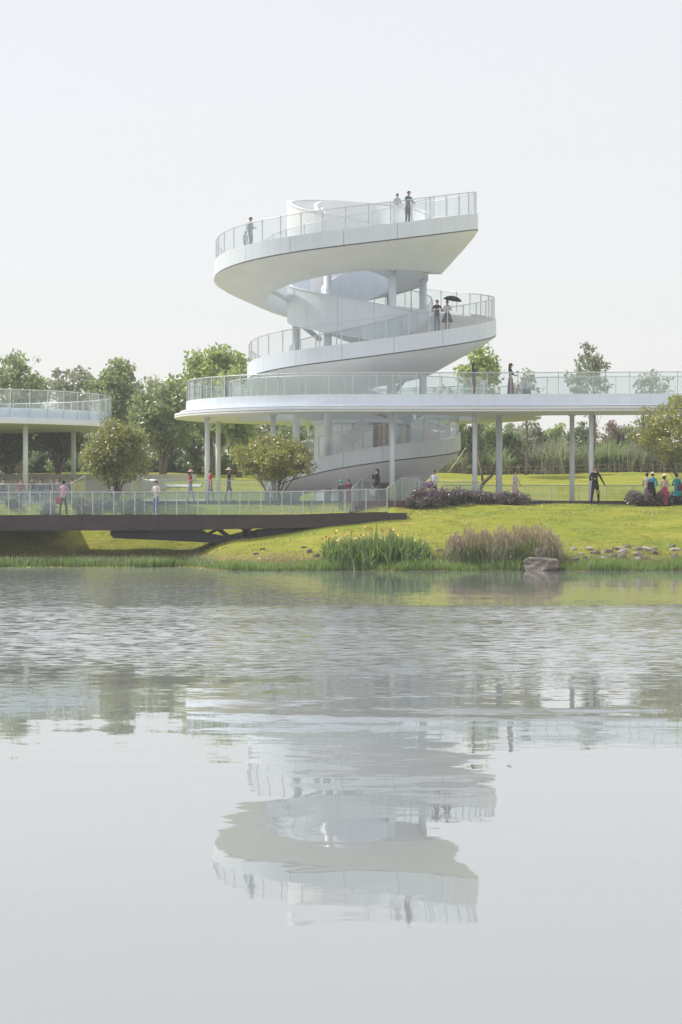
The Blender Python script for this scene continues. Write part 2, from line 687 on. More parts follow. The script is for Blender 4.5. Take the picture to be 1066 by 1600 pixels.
NPAN = 46
for k in range(NPAN):
    a_, b_ = -0.72 + 5.77 * k / NPAN, -0.72 + 5.77 * (k + 1) / NPAN - .0011
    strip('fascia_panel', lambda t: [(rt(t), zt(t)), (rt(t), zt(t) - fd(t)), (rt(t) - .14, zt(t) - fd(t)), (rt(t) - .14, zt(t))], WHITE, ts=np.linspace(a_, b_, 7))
strip('groove_shade_strip', lambda t: [(rt(t) - .012, zt(t) - fd(t)), (rt(t) - .012, zt(t) - fd(t) - .05), (rt(t) - .12, zt(t) - fd(t) - .05), (rt(t) - .12, zt(t) - fd(t))], SLATE)


def soffit_prof(t):
    R, r = rt(t) + .02, rl(t)
    zb = zt(t) - fd(t) - .05
    D = dr(t)
    top, bot = [], []
    for k in range(9):
        u = k / 8
        top.append((R + (r - R) * u, zb - .05 * min(1, D * 5) * (1 if k else .3) - (D - .05) * (u ** 0.92)))
    lipz = top[-1][1]
    bot = [(r - .42, lipz + .02), (r - .45, lipz + .06), (r - .45, zt(t) - .30), (R - .16, zt(t) - .30), (R - .16, zb)]
    if lipz + .06 > zt(t) - .31:
        bot[1] = (r - .45, zt(t) - .33)
    return [(R - .1, zb)] + [(R, zb - .02)] + top[1:] + bot


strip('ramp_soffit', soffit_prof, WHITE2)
strip('ramp_floor', lambda t: [(rt(t) - .15, zt(t) - .14), (rt(t) - .15, zt(t) - .29), (rl(t) - .44, zt(t) - .29), (rl(t) - .44, zt(t) - .14)], DECKF)
# inner solid parapet of the lower turns, the ones behind the deck glass
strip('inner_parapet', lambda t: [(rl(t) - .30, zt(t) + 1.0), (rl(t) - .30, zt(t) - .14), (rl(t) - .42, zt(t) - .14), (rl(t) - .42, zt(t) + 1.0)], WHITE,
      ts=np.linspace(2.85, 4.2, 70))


def rail(parent, pts, zb, zh, glass, step_n=None, out=0.0, postm=None, post_w=.05, rail_r=.024, gap=.05, hr_drop=.04, pb=None, brackets=True):
    """Posts, one pane between each two posts, and a handrail. pts = base points; pane from zb to zh above them."""
    n = len(pts)
    pb = zb if pb is None else pb
    for i, p in enumerate(pts):
        q = pts[min(i + 1, n - 1)] - pts[max(i - 1, 0)]
        a = math.atan2(q.y, q.x)
        v, f = boxv((p.x, p.y, p.z + (pb + zh) / 2), (post_w, post_w * .8, zh - pb), a)
        if brackets:
            for hz in (zb + .22 * (zh - zb), zb + .86 * (zh - zb)):
                vf = boxv((p.x, p.y, p.z + hz), (post_w * 2.6, post_w * .6, .022), a)
                v, f = merge([(v, f), vf])
        part('post', v, f, postm or STEEL, parent)
    for i in range(n - 1):
        a, b = pts[i], pts[i + 1]
        d = b - a
        L = math.hypot(d.x, d.y)
        g = gap / L
        a2, b2 = a + d * g, b - d * g
        nrm = Vector((d.y, -d.x, 0)).normalized() * (.009)
        o = nrm.normalized() * (post_w * .75 + .012) * out
        v = []
        for s in (-1, 1):
            for q, z in ((a2, zb), (b2, zb), (b2, zh), (a2, zh)):
                v.append(q + nrm * s + o + Vector((0, 0, z)))
        part('glass_pane', v, [(0, 1, 2, 3), (7, 6, 5, 4), (0, 4, 5, 1), (1, 5, 6, 2), (2, 6, 7, 3), (3, 7, 4, 0)], glass, parent)
    tube('handrail', [p + Vector((0, 0, zh - hr_drop)) for p in pts], rail_r, postm or STEEL, parent, 6)


def even(fn, t0, t1, step):
    ts = np.linspace(t0, t1, 1200)
    P_ = [fn(t) for t in ts]
    s = np.concatenate([[0], np.cumsum([(P_[i + 1] - P_[i]).length for i in range(len(ts) - 1)])])
    n = max(2, int(round(s[-1] / step)) + 1)
    return [fn(float(np.interp(q, s, ts))) for q in np.linspace(0, s[-1], n)]


rail(tower, even(lambda t: tpos(t, rt(t) - .10, zt(t)), -0.70, 4.92, 1.17), .03, 1.16, GLASS, pb=-.1, postm=STEELW)
rail(tower, even(lambda t: tpos(t, rl(t) - .30, zt(t) - .14), 0.1, 2.8, 1.25), .05, 1.15, GLASS, pb=0, postm=STEELW)

# inner ribbon: counter-winding trough inside the ramp
S_ = [0, .25, .5, .75, 1, 1.25, 1.5, 2, 2.5, 3, 3.25, 3.5, 3.75, 4.0, 4.25]
zr = spline(S_, [18.55, 19.25, 19.6, 19.6, 19.15, 18.4, 17.75, 17.0, 16.1, 14.75, 14.15, 13.58, 13.12, 13.15, 13.2])
hr = spline(S_, [1.3, 1.5, 1.7, 1.8, 1.9, 2.0, 2.0, 2.0, 2.0, 2.0, 2.0, 1.98, 1.95, 1.9, 1.8])


def rpos(s, r, z):
    a = PI * s
    return Vector((TX + r * math.cos(a), TY + r * math.sin(a), z))


def rstrip(name, prof, m, s0, s1, n):
    V, F = [], []
    ss = np.linspace(s0, s1, n)
    for s in ss:
        pr = prof(s)
        V += [rpos(s, r, z) for r, z in pr]
    k = len(pr)
    for i in range(n - 1):
        for j in range(k):
            a, b = i * k + j, i * k + (j + 1) % k
            F.append((a, a + k, b + k, b))
    F.append(tuple(range(k)))
    F.append(tuple((n - 1) * k + j for j in range(k))[::-1])
    o = part(name, V, F, m, tower)
    o.data.polygons.foreach_set('use_smooth', [True] * len(o.data.polygons))
    o.data.set_sharp_from_angle(angle=R_(32))
    return o


for k in range(26):
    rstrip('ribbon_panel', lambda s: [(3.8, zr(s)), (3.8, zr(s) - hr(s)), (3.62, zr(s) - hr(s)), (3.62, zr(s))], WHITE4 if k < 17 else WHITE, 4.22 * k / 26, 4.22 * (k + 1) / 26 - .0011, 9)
rstrip('ribbon_cap', lambda s: [(3.83, zr(s) + .045), (3.83, zr(s) + .004), (3.56, zr(s) + .004), (3.56, zr(s) + .045)], WHITE3, 0, 4.22, 220)
rstrip('ribbon_floor', lambda s: [(3.61, zr(s) - 1.15), (3.61, zr(s) - hr(s) + .05), (2.0, zr(s) - hr(s) - .25), (2.0, zr(s) - 1.15)], WHITE2, 1.0, 4.1, 160)
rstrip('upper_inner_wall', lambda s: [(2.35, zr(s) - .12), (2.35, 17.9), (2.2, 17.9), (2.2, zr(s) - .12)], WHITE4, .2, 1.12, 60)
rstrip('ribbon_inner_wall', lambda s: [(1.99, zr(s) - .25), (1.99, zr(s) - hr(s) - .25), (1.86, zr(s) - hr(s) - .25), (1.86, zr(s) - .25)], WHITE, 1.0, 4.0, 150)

for k in range(6):
    a = k * PI / 3
    x, y = TX + .1 + 3.42 * math.cos(a), TY + 3.42 * math.sin(a)
    top = {0: 16.2, 1: 15.6, 2: 15.0, 3: 14.6, 4: 16.2, 5: 16.4}[k]
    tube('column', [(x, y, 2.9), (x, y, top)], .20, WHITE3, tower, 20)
for a, b in (((610, 621, 129), (645, 577, 127.5)), ((415, 449, 130), (452, 470, 129)), ((470, 507, 129), (500, 530, 131))):
    tube('strut', [P(*a), P(*b)], .13, WHITE3, tower, 12)
# timber-lined core at the foot
for k in range(26):
    a0, a1 = 2 * PI * k / 26, 2 * PI * (k + .94) / 26
    v = []
    for r in (2.35, 2.25):
        for a in (a0, a1):
            for z in (3.0, 7.2):
                v.append((TX + r * math.cos(a), TY + r * math.sin(a), z))
    part('core_panel', v, [(0, 2, 3, 1), (4, 5, 7, 6), (0, 1, 5, 4), (2, 6, 7, 3), (1, 3, 7, 5), (0, 4, 6, 2)], WOOD if k in (21, 22) else WHITE2, tower)
tube('core_cap', [(TX, TY, 7.2), (TX, TY, 7.4)], 2.5, WHITE, tower, 36)
# slanted white fins under the deck
part('fin_wall', [P(534, 682, 128), P(566, 654, 128), P(590, 672, 129), P(560, 704, 129), P(534, 682, 128.5), P(566, 654, 128.5), P(590, 672, 129.5), P(560, 704, 129.5)],
     [(0, 1, 2, 3), (7, 6, 5, 4), (0, 4, 5, 1), (1, 5, 6, 2), (2, 6, 7, 3), (3, 7, 4, 0)], WHITE2, tower)
box('base_wall', (PX(641, 125.5), 125.6, 3.65), (1.0, 1.6, 1.4), CONC, tower, .2)


# ------------------------------------------------------------------ elevated walkway
def edge_near(X):
    return 121.15 - .0034 * (X - .9) ** 2


def outline_main():
    pts = []
    for X in np.linspace(26, 0.9, 40):
        pts.append(Vector((X, edge_near(X), 0)))
    for a in np.linspace(270, 20 - 40, 150)[1:]:
        pts.append(Vector((TX + 9.85 * math.cos(R_(a)), TY + 9.85 * math.sin(R_(a)), 0)))
    p0, p3 = pts[-1], Vector((15.5, 125.9, 0))
    d0 = (pts[-1] - pts[-2]).normalized()
    p1, p2 = p0 + d0 * 1.6, p3 + Vector((-3.2, .25, 0))
    for u in np.linspace(0, 1, 16)[1:]:
        pts.append(p0 * (1 - u) ** 3 + p1 * 3 * u * (1 - u) ** 2 + p2 * 3 * u * u * (1 - u) + p3 * u ** 3)
    for X in np.linspace(16.3, 26, 12):
        pts.append(Vector((X, 125.95 - .0034 * (X - .9) ** 2 + .72, 0)))
    return pts


def offset(pts, d, closed=False):
    n = len(pts)
    out = []
    for i in range(n):
        a = pts[(i - 1) % n] if (closed or i > 0) else pts[i]
        b = pts[(i + 1) % n] if (closed or i < n - 1) else pts[i]
        t = (b - a).normalized()
        nr = Vector((-t.y, t.x, 0))
        out.append(pts[i] + nr * d)
    return out


def slab(name, outer, hole, z0, z1, m, parent, chamfer=0.0):
    """Flat slab between z0 and z1 with an optional hole."""
    loops = [outer] + ([hole] if hole else [])
    V, F = [], []
    tris = tessellate_polygon([[Vector((p.x, p.y, 0)) for p in L] for L in loops])
    flat = [p for L in loops for p in L]
    N = len(flat)
    V = [(p.x, p.y, z0) for p in flat] + [(p.x, p.y, z1) for p in flat]
    for t in tris:
        a, b, c = [flat[i] for i in t]
        ccw = (b.x - a.x) * (c.y - a.y) - (b.y - a.y) * (c.x - a.x) > 0
        t = tuple(t) if ccw else tuple(t)[::-1]
        F.append(tuple(i + N for i in t))
        F.append(t[::-1])
    o = 0
    for L in loops:
        k = len(L)
        for i in range(k):
            a, b = o + i, o + (i + 1) % k
            F.append((a, b, b + N, a + N))
        o += k
    ob = part(name, V, F, m, parent)
    bm = bmesh.new()
    bm.from_mesh(ob.data)
    bmesh.ops.recalc_face_normals(bm, faces=bm.faces)
    bm.to_mesh(ob.data)
    bm.free()
    return ob


def resample(pts, step):
    s = np.concatenate([[0], np.cumsum([(pts[i + 1] - pts[i]).length for i in range(len(pts) - 1)])])
    n = max(2, int(round(s[-1] / step)) + 1)
    q = np.linspace(0, s[-1], n)
    X = np.interp(q, s, [p.x for p in pts])
    Y = np.interp(q, s, [p.y for p in pts])
    return [Vector((a, b, 0)) for a, b in zip(X, Y)]


def band(name, line, z0, z1, th, m, parent):
    inn = offset(line, -th)
    V, F = [], []
    for a, b in zip(line, inn):
        V += [(a.x, a.y, z0), (a.x, a.y, z1), (b.x, b.y, z1), (b.x, b.y, z0)]
    for i in range(len(line) - 1):
        o = i * 4
        for j in range(4):
            F.append((o + j, o + (j + 1) % 4, o + 4 + (j + 1) % 4, o + 4 + j))
    ob = part(name, V, F, m, parent, True)
    ob.data.set_sharp_from_angle(angle=R_(32))
    return ob


def circle(cx, cy, r, n, a0=0, a1=360):
    return [Vector((cx + r * math.cos(R_(a)), cy + r * math.sin(R_(a)), 0)) for a in np.linspace(a0, a1, n)]


walk = thing('elevated_walkway', 'white elevated walkway looping around the tower on slim columns', 'walkway', (TX, 121.5, 3.0))
OUT = outline_main()
sgn = -1          # OUT runs clockwise, inside is on the right
hole = circle(TX, TY, 6.5, 90)[:-1]
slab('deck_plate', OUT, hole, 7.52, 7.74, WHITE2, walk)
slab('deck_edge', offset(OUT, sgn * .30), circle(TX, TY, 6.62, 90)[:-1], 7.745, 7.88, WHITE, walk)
UPL = offset(OUT, sgn * .78)
slab('deck_floor', offset(OUT, sgn * .96), circle(TX, TY, 7.1, 90)[:-1], 8.1, 8.35, DECKF, walk)
band('upstand', UPL, 7.885, 8.40, .16 * -sgn * -1, WHITE, walk)
band('groove_shade_strip', offset(OUT, sgn * -.004), 7.60, 7.625, .02, SLATE, walk)  # dark strip painted as a shadow line on the plate edge, no recess
band('groove_shade_strip', offset(OUT, sgn * .296), 7.775, 7.80, .02, SLATE, walk)  # second painted shadow line, on the upper deck edge
INL = circle(TX, TY, 6.95, 90)
band('upstand', INL, 7.865, 8.44, -.14, WHITE, walk)
RP = resample(offset(OUT, sgn * .66), 1.18)
rail(walk, [p + Vector((0, 0, 7.9)) for p in RP], .0, 1.62, GLASSD, out=1, pb=0, postm=STEELW, hr_drop=.05, rail_r=.026, post_w=.045)
RPI = resample(circle(TX, TY, 6.9, 90), 1.25)
rail(walk, [p + Vector((0, 0, 8.40)) for p in RPI], .05, 1.12, GLASSD, pb=0, postm=STEELW, post_w=.045)
for px, Yc, r in ((324, 128.6, .135), (341, 134.8, .135), (427, 125.2, .135), (613, 122.6, .125), (742, 122.7, .12), (780, 126.4, .165), (894, 125.6, .125), (924, 122.2, .12), (1085, 122, .12)):
    x = PX(px, Yc)
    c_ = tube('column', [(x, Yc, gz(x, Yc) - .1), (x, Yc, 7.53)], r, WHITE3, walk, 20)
    zb_ = max(gz(x, Yc), 3.02 if (Yc < 126.9 and x > -10) else 0)
    tube('base_plate', [(x, Yc, zb_ - .02), (x, Yc, zb_ + .05)], r * 1.9, STEELW, c_, 16)
    tube('head_plate', [(x, Yc, 7.46), (x, Yc, 7.519)], r * 1.6, WHITE3, c_, 16)

# second walkway at the left
LX, LY = -24.2, 147.0
walk2 = thing('elevated_terrace', 'round white elevated terrace at the left edge behind the olive tree', 'walkway', (LX, LY, 3.5))
O2 = circle(LX, LY, 11.0, 120)[::-1][:-1]
slab('deck_plate', O2, None, 7.52, 7.74, WHITE2, walk2)
slab('deck_edge', offset(O2, -.10, True), None, 7.745, 7.86, WHITE, walk2)
slab('deck_floor', offset(O2, -.92, True), None, 8.1, 8.35, DECKF, walk2)
band('upstand', circle(LX, LY, 10.2, 120)[::-1], 7.865, 8.44, .16, WHITE, walk2)
rail(walk2, [p + Vector((0, 0, 7.9)) for p in resample(circle(LX, LY, 10.26, 160, -100, 130)[::-1], 1.25)], 0, 1.62, GLASSD, out=-1, pb=0, postm=STEELW, hr_drop=.05, post_w=.045)
for px, Yc in ((40, 139.7), (115, 150.5), (-30, 146)):
    x = PX(px, Yc)
    tube('column', [(x, Yc, gz(x, Yc) - .1), (x, Yc, 7.53)], .15, WHITE3, walk2, 20)

# ------------------------------------------------------------------ plaza, paths, plinth, low railings
plz = kind(part('plaza_paving', *boxv((9.0, 123.6, 2.80), (38.0, 6.6, .44)), PAVE), 'structure', 'paved terrace around the foot of the tower')
kind(part('tower_forecourt', *boxv((1.5, 131.5, 2.85), (15.0, 9.0, .34)), PAVE), 'structure', 'paved forecourt under the tower')
kind(part('left_terrace_paving', *boxv((-19.5, 125.5, 2.86), (11.5, 7.0, .20)), PAVE), 'structure', 'grey paved seating area behind the bridge at the left')
for i, (y0, X0, X1, w) in enumerate(((136.0, -30, -7.6, 1.6), (147.0, -32, -8.5, 1.8))):
    V, F = [], []
    xs = np.linspace(X0, X1, 30)
    for x in xs:
        yy = y0 + 1.3 * math.sin(x * .12 + i)
        V += [(x, yy, gz(x, yy) + .05), (x, yy + w, gz(x, yy + w) + .05)]
    F = [(2 * k, 2 * k + 2, 2 * k + 3, 2 * k + 1) for k in range(29)]
    kind(part('garden_path', V, F, PAVE), 'structure', 'pale garden path crossing the lawn behind the bridge')
for i, (y0, zt_, lab) in enumerate(((145.5, 4.42, 'front curved white seat wall on the lawn left behind the bridge'), (151.0, 4.85, 'rear curved white seat wall on the lawn left behind the bridge'))):
    V, F = [], []
    xs = np.linspace(-33, -10.5 + 1.5 * i, 40)
    for x in xs:
        yy = y0 + .9 * math.sin(x * .16 + i * 2)
        V += [(x, yy, zt_ - 1.2), (x, yy, zt_), (x, yy + .5, zt_), (x, yy + .5, zt_ - 1.2)]
    for k in range(39):
        o = 4 * k
        for j in range(4):
            F.append((o + j, o + (j + 1) % 4, o + 4 + (j + 1) % 4, o + 4 + j))
    F += [(0, 1, 2, 3), (159, 158, 157, 156)]
    tag(part('seat_wall', V, F, PAVE), lab, 'wall')
pl = thing('plinth_wall', 'low black stone edging wall along the terrace behind the lawn', 'wall', (9, 120.25, 2.6))
for k in range(13):
    box('stone_block', (-9.9 + 3.0 * k + 1.5, 120.2, 2.74), (2.985, .16, .62), PLINTH, pl)


def low_rail(name, label, pts, h, glass, postm=STEEL, group=None):
    t = thing(name, label, 'railing', pts[0], group)
    rail(t, pts, .06, h, glass, pb=0, postm=postm, hr_drop=.0, post_w=.045)
    return t


low_rail('glass_railing', 'glass railing with steel posts along the black terrace edge left of the tower', [Vector((x, 120.9, 3.02)) for x in np.linspace(-9.8, -3.2, 7)], 1.06, GLASSB)
low_rail('glass_railing', 'long glass railing along the terrace behind the man in black', [Vector((x, 126.7, 3.02)) for x in np.linspace(5.3, 19.5, 11)], .86, GLASSB)
low_rail('glass_railing', 'short glass railing behind the purple flowers below the tower', [Vector((x, 121.2, 3.02)) for x in np.linspace(3.7, 6.9, 4)], .98, GLASSB)

# ------------------------------------------------------------------ foot bridge
br = thing('foot_bridge', 'dark brown steel footbridge with glass railings crossing the inlet', 'bridge', (-9, 113.5, 0.0))
BY0, BY1 = 112.0, 114.5


def bz(X):
    return 2.36 + .02 * np.sin((X + 14) * .12) + .12 * sm(-3, 2.2, X)


def girder(name, y0, y1, X0, X1, top, bot, m, n=40):
    V, F = [], []
    for x in np.linspace(X0, X1, n):
        V += [(x, y0, top(x)), (x, y0, bot(x)), (x, y1, bot(x)), (x, y1, top(x))]
    for i in range(n - 1):
        o = 4 * i
        for j in range(4):
            F.append((o + j, o + (j + 1) % 4, o + 4 + (j + 1) % 4, o + 4 + j))
    F += [(0, 1, 2, 3), (4 * n - 1, 4 * n - 2, 4 * n - 3, 4 * n - 4)]
    return part(name, V, F, m, br)


for k in range(8):
    x0, x1 = -26 + 3.52 * k, -26 + 3.52 * (k + 1) - .012
    girder('fascia_panel', BY0, BY0 + .12, x0, x1, lambda x: bz(x), lambda x: bz(x) - .72 + .10 * sm(-8, -2, x), CORTEN, 8)
girder('back_girder', BY1 - .12, BY1, -26, 2.1, lambda x: bz(x), lambda x: bz(x) - .62, CORTEN)
girder('bridge_deck', BY0 + .125, BY1 - .125, -26, 2.15, lambda x: bz(x) - .02, lambda x: bz(x) - .3, STEPM)
rail(br, [Vector((x, BY0 + .06, float(bz(x)))) for x in np.linspace(-25, 2.12, 29)], .04, 1.10, GLASSB, pb=0, postm=STEEL, out=0, hr_drop=.06, post_w=.05)
rail(br, [Vector((x, BY1 - .06, float(bz(x)))) for x in np.linspace(-25, .6, 27)], .04, 1.10, GLASSB, pb=0, postm=STEEL, out=0, hr_drop=.06, post_w=.05)


# haunch truss under the deck
def plate(name, poly, y0, y1, m, parent):
    n = len(poly)
    V = [(p.x, y0, p.z) for p in poly] + [(p.x, y1, p.z) for p in poly]
    F = [tuple(range(n)), tuple(range(2 * n - 1, n - 1, -1))]
    F += [(i, i + n, (i + 1) % n + n, (i + 1) % n) for i in range(n)]
    return part(name, V, F, m, parent)


for yy in (112.4, 113.6):
    q = lambda x, y: P(x, y, 112.5)
    plate('truss_arm', [q(173, 827), q(173, 836), q(178, 841), q(262, 844.5), q(330, 848), q(372, 855), q(400, 868), q(450, 868), q(455, 845), q(420, 838), q(385, 838), q(352, 838.5), q(322, 833), q(304, 824), q(250, 822)], yy, yy + .5, BLACKST, br)
    for a, b, w in (((318, 838), (342, 826), 4), ((356, 839), (338, 826), 4), ((368, 841), (392, 825), 4.5), ((400, 842), (378, 826), 4), ((412, 842), (436, 825), 5), ((448, 842), (416, 825), 5)):
        (x0, y0), (x1, y1) = a, b
        plate('truss_strut', [q(x0 - w, y0), q(x0 + w, y0), q(x1 + w, y1 - 1), q(x1 - w, y1 - 1)], yy + .05, yy + .45, BLACKST, br)
box('abutment', (PX(430, 113), 113.4, .9), (1.7, 2.2, 1.6), BLACKST, br)
box('shade_slab', (-20.6, 117.3, 2.2), (15.2, 5.5, .26), STEPM, br)  # slab added behind the bridge to cast shade on the slope
for xx in (-26, -20.5, -15.2):  # supports of the added shading slab
    tube('slab_pier', [(xx, 117.6, -.2), (xx, 117.6, 2.1)], .22, BLACKST, br, 14)

# stair from the bridge up to the terrace
st = thing('terrace_steps', 'red-brown steps with glass sides from the bridge up to the tower', 'steps', (1.9, 115, 2.4))
for k in range(5):
    y0 = 115.2 + .5 * k
    zz = 2.46 + .115 * (k + 1)
    box('step', (1.75 + .07 * k, (y0 + 120.3) / 2, (zz + 2.1) / 2), (2.75, 120.3 - y0, zz - 2.1 - .004 * k), STEPM, st)
v, f = boxv((2.45, 113.6, 2.25), (.55, 2.9, .42))
box('landing', (2.6, 113.27, 2.25), (.85, 2.5, .42), CORTEN, st)
part('side_wall', [P(600, 799, 115), P(633, 783, 118), P(652, 782, 118.5), P(652, 796, 118.5), P(633, 799, 117), P(612, 806, 115),
                   P(600, 799, 115.4), P(633, 783, 118.3), P(652, 782, 118.9), P(652, 796, 118.9), P(633, 799, 117.3), P(612, 806, 115.4)],
     [(0, 1, 2, 3, 4, 5), (11, 10, 9, 8, 7, 6)] + [(i, i + 6, (i + 1) % 6 + 6, (i + 1) % 6) for i in range(6)], CORTEN, st)
for x0, x1 in ((550, 566), (605, 629)):
    rail(st, [P(x0, 799, 113.5), P((x0 + x1) / 2, 790, 115.8), P(x1, 781, 118.0)], .05, 1.1, GLASSB, pb=0, postm=STEEL, hr_drop=.03)
rail(st, [P(629, 781, 118.0), P(655, 781, 119.5)], .05, 1.08, GLASSB, pb=0, postm=STEEL, hr_drop=.03)

# slanted glass stair sides at the left, behind the bridge
for k, (x0, x1) in enumerate(((112, 133), (206, 228))):
    t = thing('stair_balustrade', ('slanted glass stair side by the left terrace column', 'slanted glass stair side beside the olive tree')[k], 'balustrade', P(x0, 790, 118))
    rail(t, [P(x0, 793, 117.5), P(x1, 780, 121.0)], .05, 1.2, GLASSB, pb=0, postm=STEEL)
t = low_rail('glass_railing', 'glass railing across the left behind the bridge and seated people', [P(x, 790, 124.0) for x in np.linspace(-20, 116, 5)], 1.1, GLASSB)


# ------------------------------------------------------------------ vegetation
def leaf_cloud(centers, radii, n, size, seed, flat=0.75, aspect=1.9, hollow=0.05):
    """Leaf-sized quads spread through clumps. centers (k,3), radii (k,)."""
    g = np.random.default_rng(seed)
    centers = np.asarray(centers)
    radii = np.asarray(radii)
    w = radii ** 2
    ci = g.choice(len(centers), n, p=w / w.sum())
    d = g.normal(size=(n, 3))
    d /= np.linalg.norm(d, axis=1)[:, None]
    rad = (hollow + (1 - hollow) * g.random(n) ** .6)
    pos = centers[ci] + d * (radii[ci] * rad)[:, None] * np.array([1, 1, flat])
    u = g.normal(size=(n, 3))
    u[:, 2] -= .5
    u /= np.linalg.norm(u, axis=1)[:, None]
    w_ = np.cross(u, g.normal(size=(n, 3)))
    w_ /= np.linalg.norm(w_, axis=1)[:, None]
    s = size * (.6 + .8 * g.random(n))[:, None]
    a = u * s * aspect * .5
    b = w_ * s * .5
    V = np.empty((n, 4, 3))
    V[:, 0] = pos - a
    V[:, 1] = pos + b
    V[:, 2] = pos + a
    V[:, 3] = pos - b
    return V.reshape(-1, 3)


def make_tree(name, label, base, h, cr, n_clump, clump_r, n_leaf, leaf, lm, seed, trunk_r=.12, trunks=1, lean=(0, 0), crown_lo=.35, bark=None, group=None, flat=.75, rank=None, shape=0.0, cat='tree'):
    g = random.Random(seed)
    base = Vector(base)
    t = thing(name, label, cat, base, group)
    cz = base.z + h * (crown_lo + 1) / 2
    rz = h * (1 - crown_lo) / 2
    C, Rr = [], []
    k = 0
    n_clump = int(n_clump * 3.0)
    clump_r *= .78
    while k < n_clump:
        x, y, z = g.uniform(-1, 1), g.uniform(-1, 1), g.uniform(-1, 1)
        q = x * x + y * y + z * z
        if q > 1 or q < .10:
            continue
        wf = 1 - shape * max(0, z)          # narrower towards the top
        lobe = .80 + .42 * mnoise.noise(Vector((x, y, z)).normalized() * 1.6 + Vector((seed * 1.37, 0, 0)))
        p = Vector((base.x + lean[0] + x * cr[0] * wf * lobe * 1.12, base.y + lean[1] + y * cr[1] * wf, cz + z * rz * (.9 + .25 * (lobe - .8))))
        p += Vector((g.gauss(0, 1), g.gauss(0, 1), g.gauss(0, .8))) * cr[0] * .07
        C.append(p)
        Rr.append(clump_r * g.choice((.5, .7, .9, 1.1, 1.35)))
        k += 1
    parts = []
    stems = []
    for j in range(trunks):
        a = g.uniform(0, 6.28)
        sp_ = (.10 if trunks > 1 else 0)
        p0 = base + Vector((math.cos(a) * sp_, math.sin(a) * sp_, -.15))
        top = Vector((base.x + lean[0] + ((g.uniform(-.45, .45) if trunks < 6 else -.85 + 1.7 * (j + g.uniform(.2, .8)) / trunks) * cr[0] if trunks > 1 else g.uniform(-.12, .12) * cr[0]), base.y + lean[1] + g.uniform(-.2, .2) * cr[1], base.z + h * (g.uniform(.72, .88) if trunks < 6 else g.uniform(.62, .9))))
        pts = []
        bow = Vector((g.uniform(-1, 1), g.uniform(-1, 1), 0)) * h * .035
        for u in np.linspace(0, 1, 8):
            w = p0.lerp(top, u) + bow * math.sin(u * PI) + Vector((g.uniform(-1, 1), g.uniform(-1, 1), 0)) * h * .006
            pts.append(w)
        r0 = trunk_r / math.sqrt(trunks) * 1.15
        parts.append(tube_vf(pts, [r0 * (1 - .82 * u) for u in np.linspace(0, 1, 8)], 7))
        stems.append(pts)
    for ci_, (c, r) in enumerate(zip(C, Rr)):
        if ci_ % 3 == 1:
            continue
        st_ = min(g.sample(stems, min(3, len(stems))), key=lambda q_: (q_[5] - c).length)
        i = min(range(len(st_)), key=lambda i: abs(st_[i].z - (c.z - .28 * h * g.uniform(.5, 1.2))))
        i = max(i, 2)
        a = st_[i]
        mid = a.lerp(c, .5) + Vector((g.uniform(-.1, .1), g.uniform(-.1, .1), -.06)) * (c - a).length
        rr = trunk_r * (.22 if trunks < 6 else .15) * (1 - .5 * i / 8)
        parts.append(tube_vf([a, a.lerp(mid, .6), mid, c], [rr, rr * .8, rr * .6, rr * .2], 5, False))
        for q in range(1):
            e = c + Vector((g.uniform(-1, 1), g.uniform(-1, 1), g.uniform(-.4, .9))) * r
            parts.append(tube_vf([mid.lerp(c, .7), e], [rr * .45, rr * .12], 4, False))
    v, f = merge(parts)
    part('trunk', v, f, bark or BARK, t, True)
    V = leaf_cloud([tuple(c) for c in C], Rr, int(n_leaf * .60), leaf * 1.02, seed, flat)
    obj('crown', fastmesh('crown', V, 4), lm, t)
    return t


L_OLIVE = leafmat('olive_leaf', (0.115, 0.165, 0.045), (0.33, 0.315, 0.075), .55)
L_GOLD = leafmat('gold_leaf', (0.135, 0.180, 0.038), (0.36, 0.335, 0.078), .55)
L_MID = leafmat('mid_green_leaf', (0.125, 0.180, 0.070), (0.31, 0.365, 0.150), .58)
L_BRIGHT = leafmat('bright_green_leaf', (0.17, 0.245, 0.060), (0.37, 0.43, 0.14), .6)
L_DARK = leafmat('dark_green_leaf', (0.090, 0.135, 0.062), (0.22, 0.275, 0.12), .5)
L_GREY = leafmat('grey_green_leaf', (0.15, 0.18, 0.12), (0.31, 0.34, 0.22), .55)
L_REED = leafmat('reed_leaf', (0.14, 0.17, 0.08), (0.36, 0.37, 0.22), .45)
L_PURP = leafmat('purple_flower', (0.12, 0.075, 0.11), (0.27, 0.175, 0.22), .35)
L_PURPD = leafmat('purple_dark_leaf', (0.070, 0.068, 0.055), (0.17, 0.150, 0.11), .4)
L_RED = leafmat('dry_red_leaf', (0.17, 0.11, 0.09), (0.30, 0.22, 0.17), .4)
L_GRASS = leafmat('shore_grass', (0.11, 0.20, 0.030), (0.24, 0.34, 0.065), .5)
L_DRYG = leafmat('dry_grass', (0.20, 0.18, 0.06), (0.36, 0.32, 0.14), .5)
L_PLUME = leafmat('fountain_grass_plume', (0.22, 0.17, 0.115), (0.46, 0.37, 0.25), .5)
L_CANNA = leafmat('canna_leaf', (0.085, 0.165, 0.030), (0.21, 0.29, 0.065), .5)


def tree_px(name, label, px, ytop, halfw, Y, n_clump, clump_r, n_leaf, leaf, lm, seed, depth=None, **kw):
    x = PX(px, Y)
    b = (x, Y, gz(x, Y))
    ztop = CAMZ + (CY - ytop) / FPX * Y
    h = ztop - b[2] - clump_r * .3
    hw = max(.3, halfw / FPX * Y - clump_r * .6)
    return make_tree(name, label, b, h, (hw, depth or hw), n_clump, clump_r, n_leaf, leaf, lm, seed, **kw)


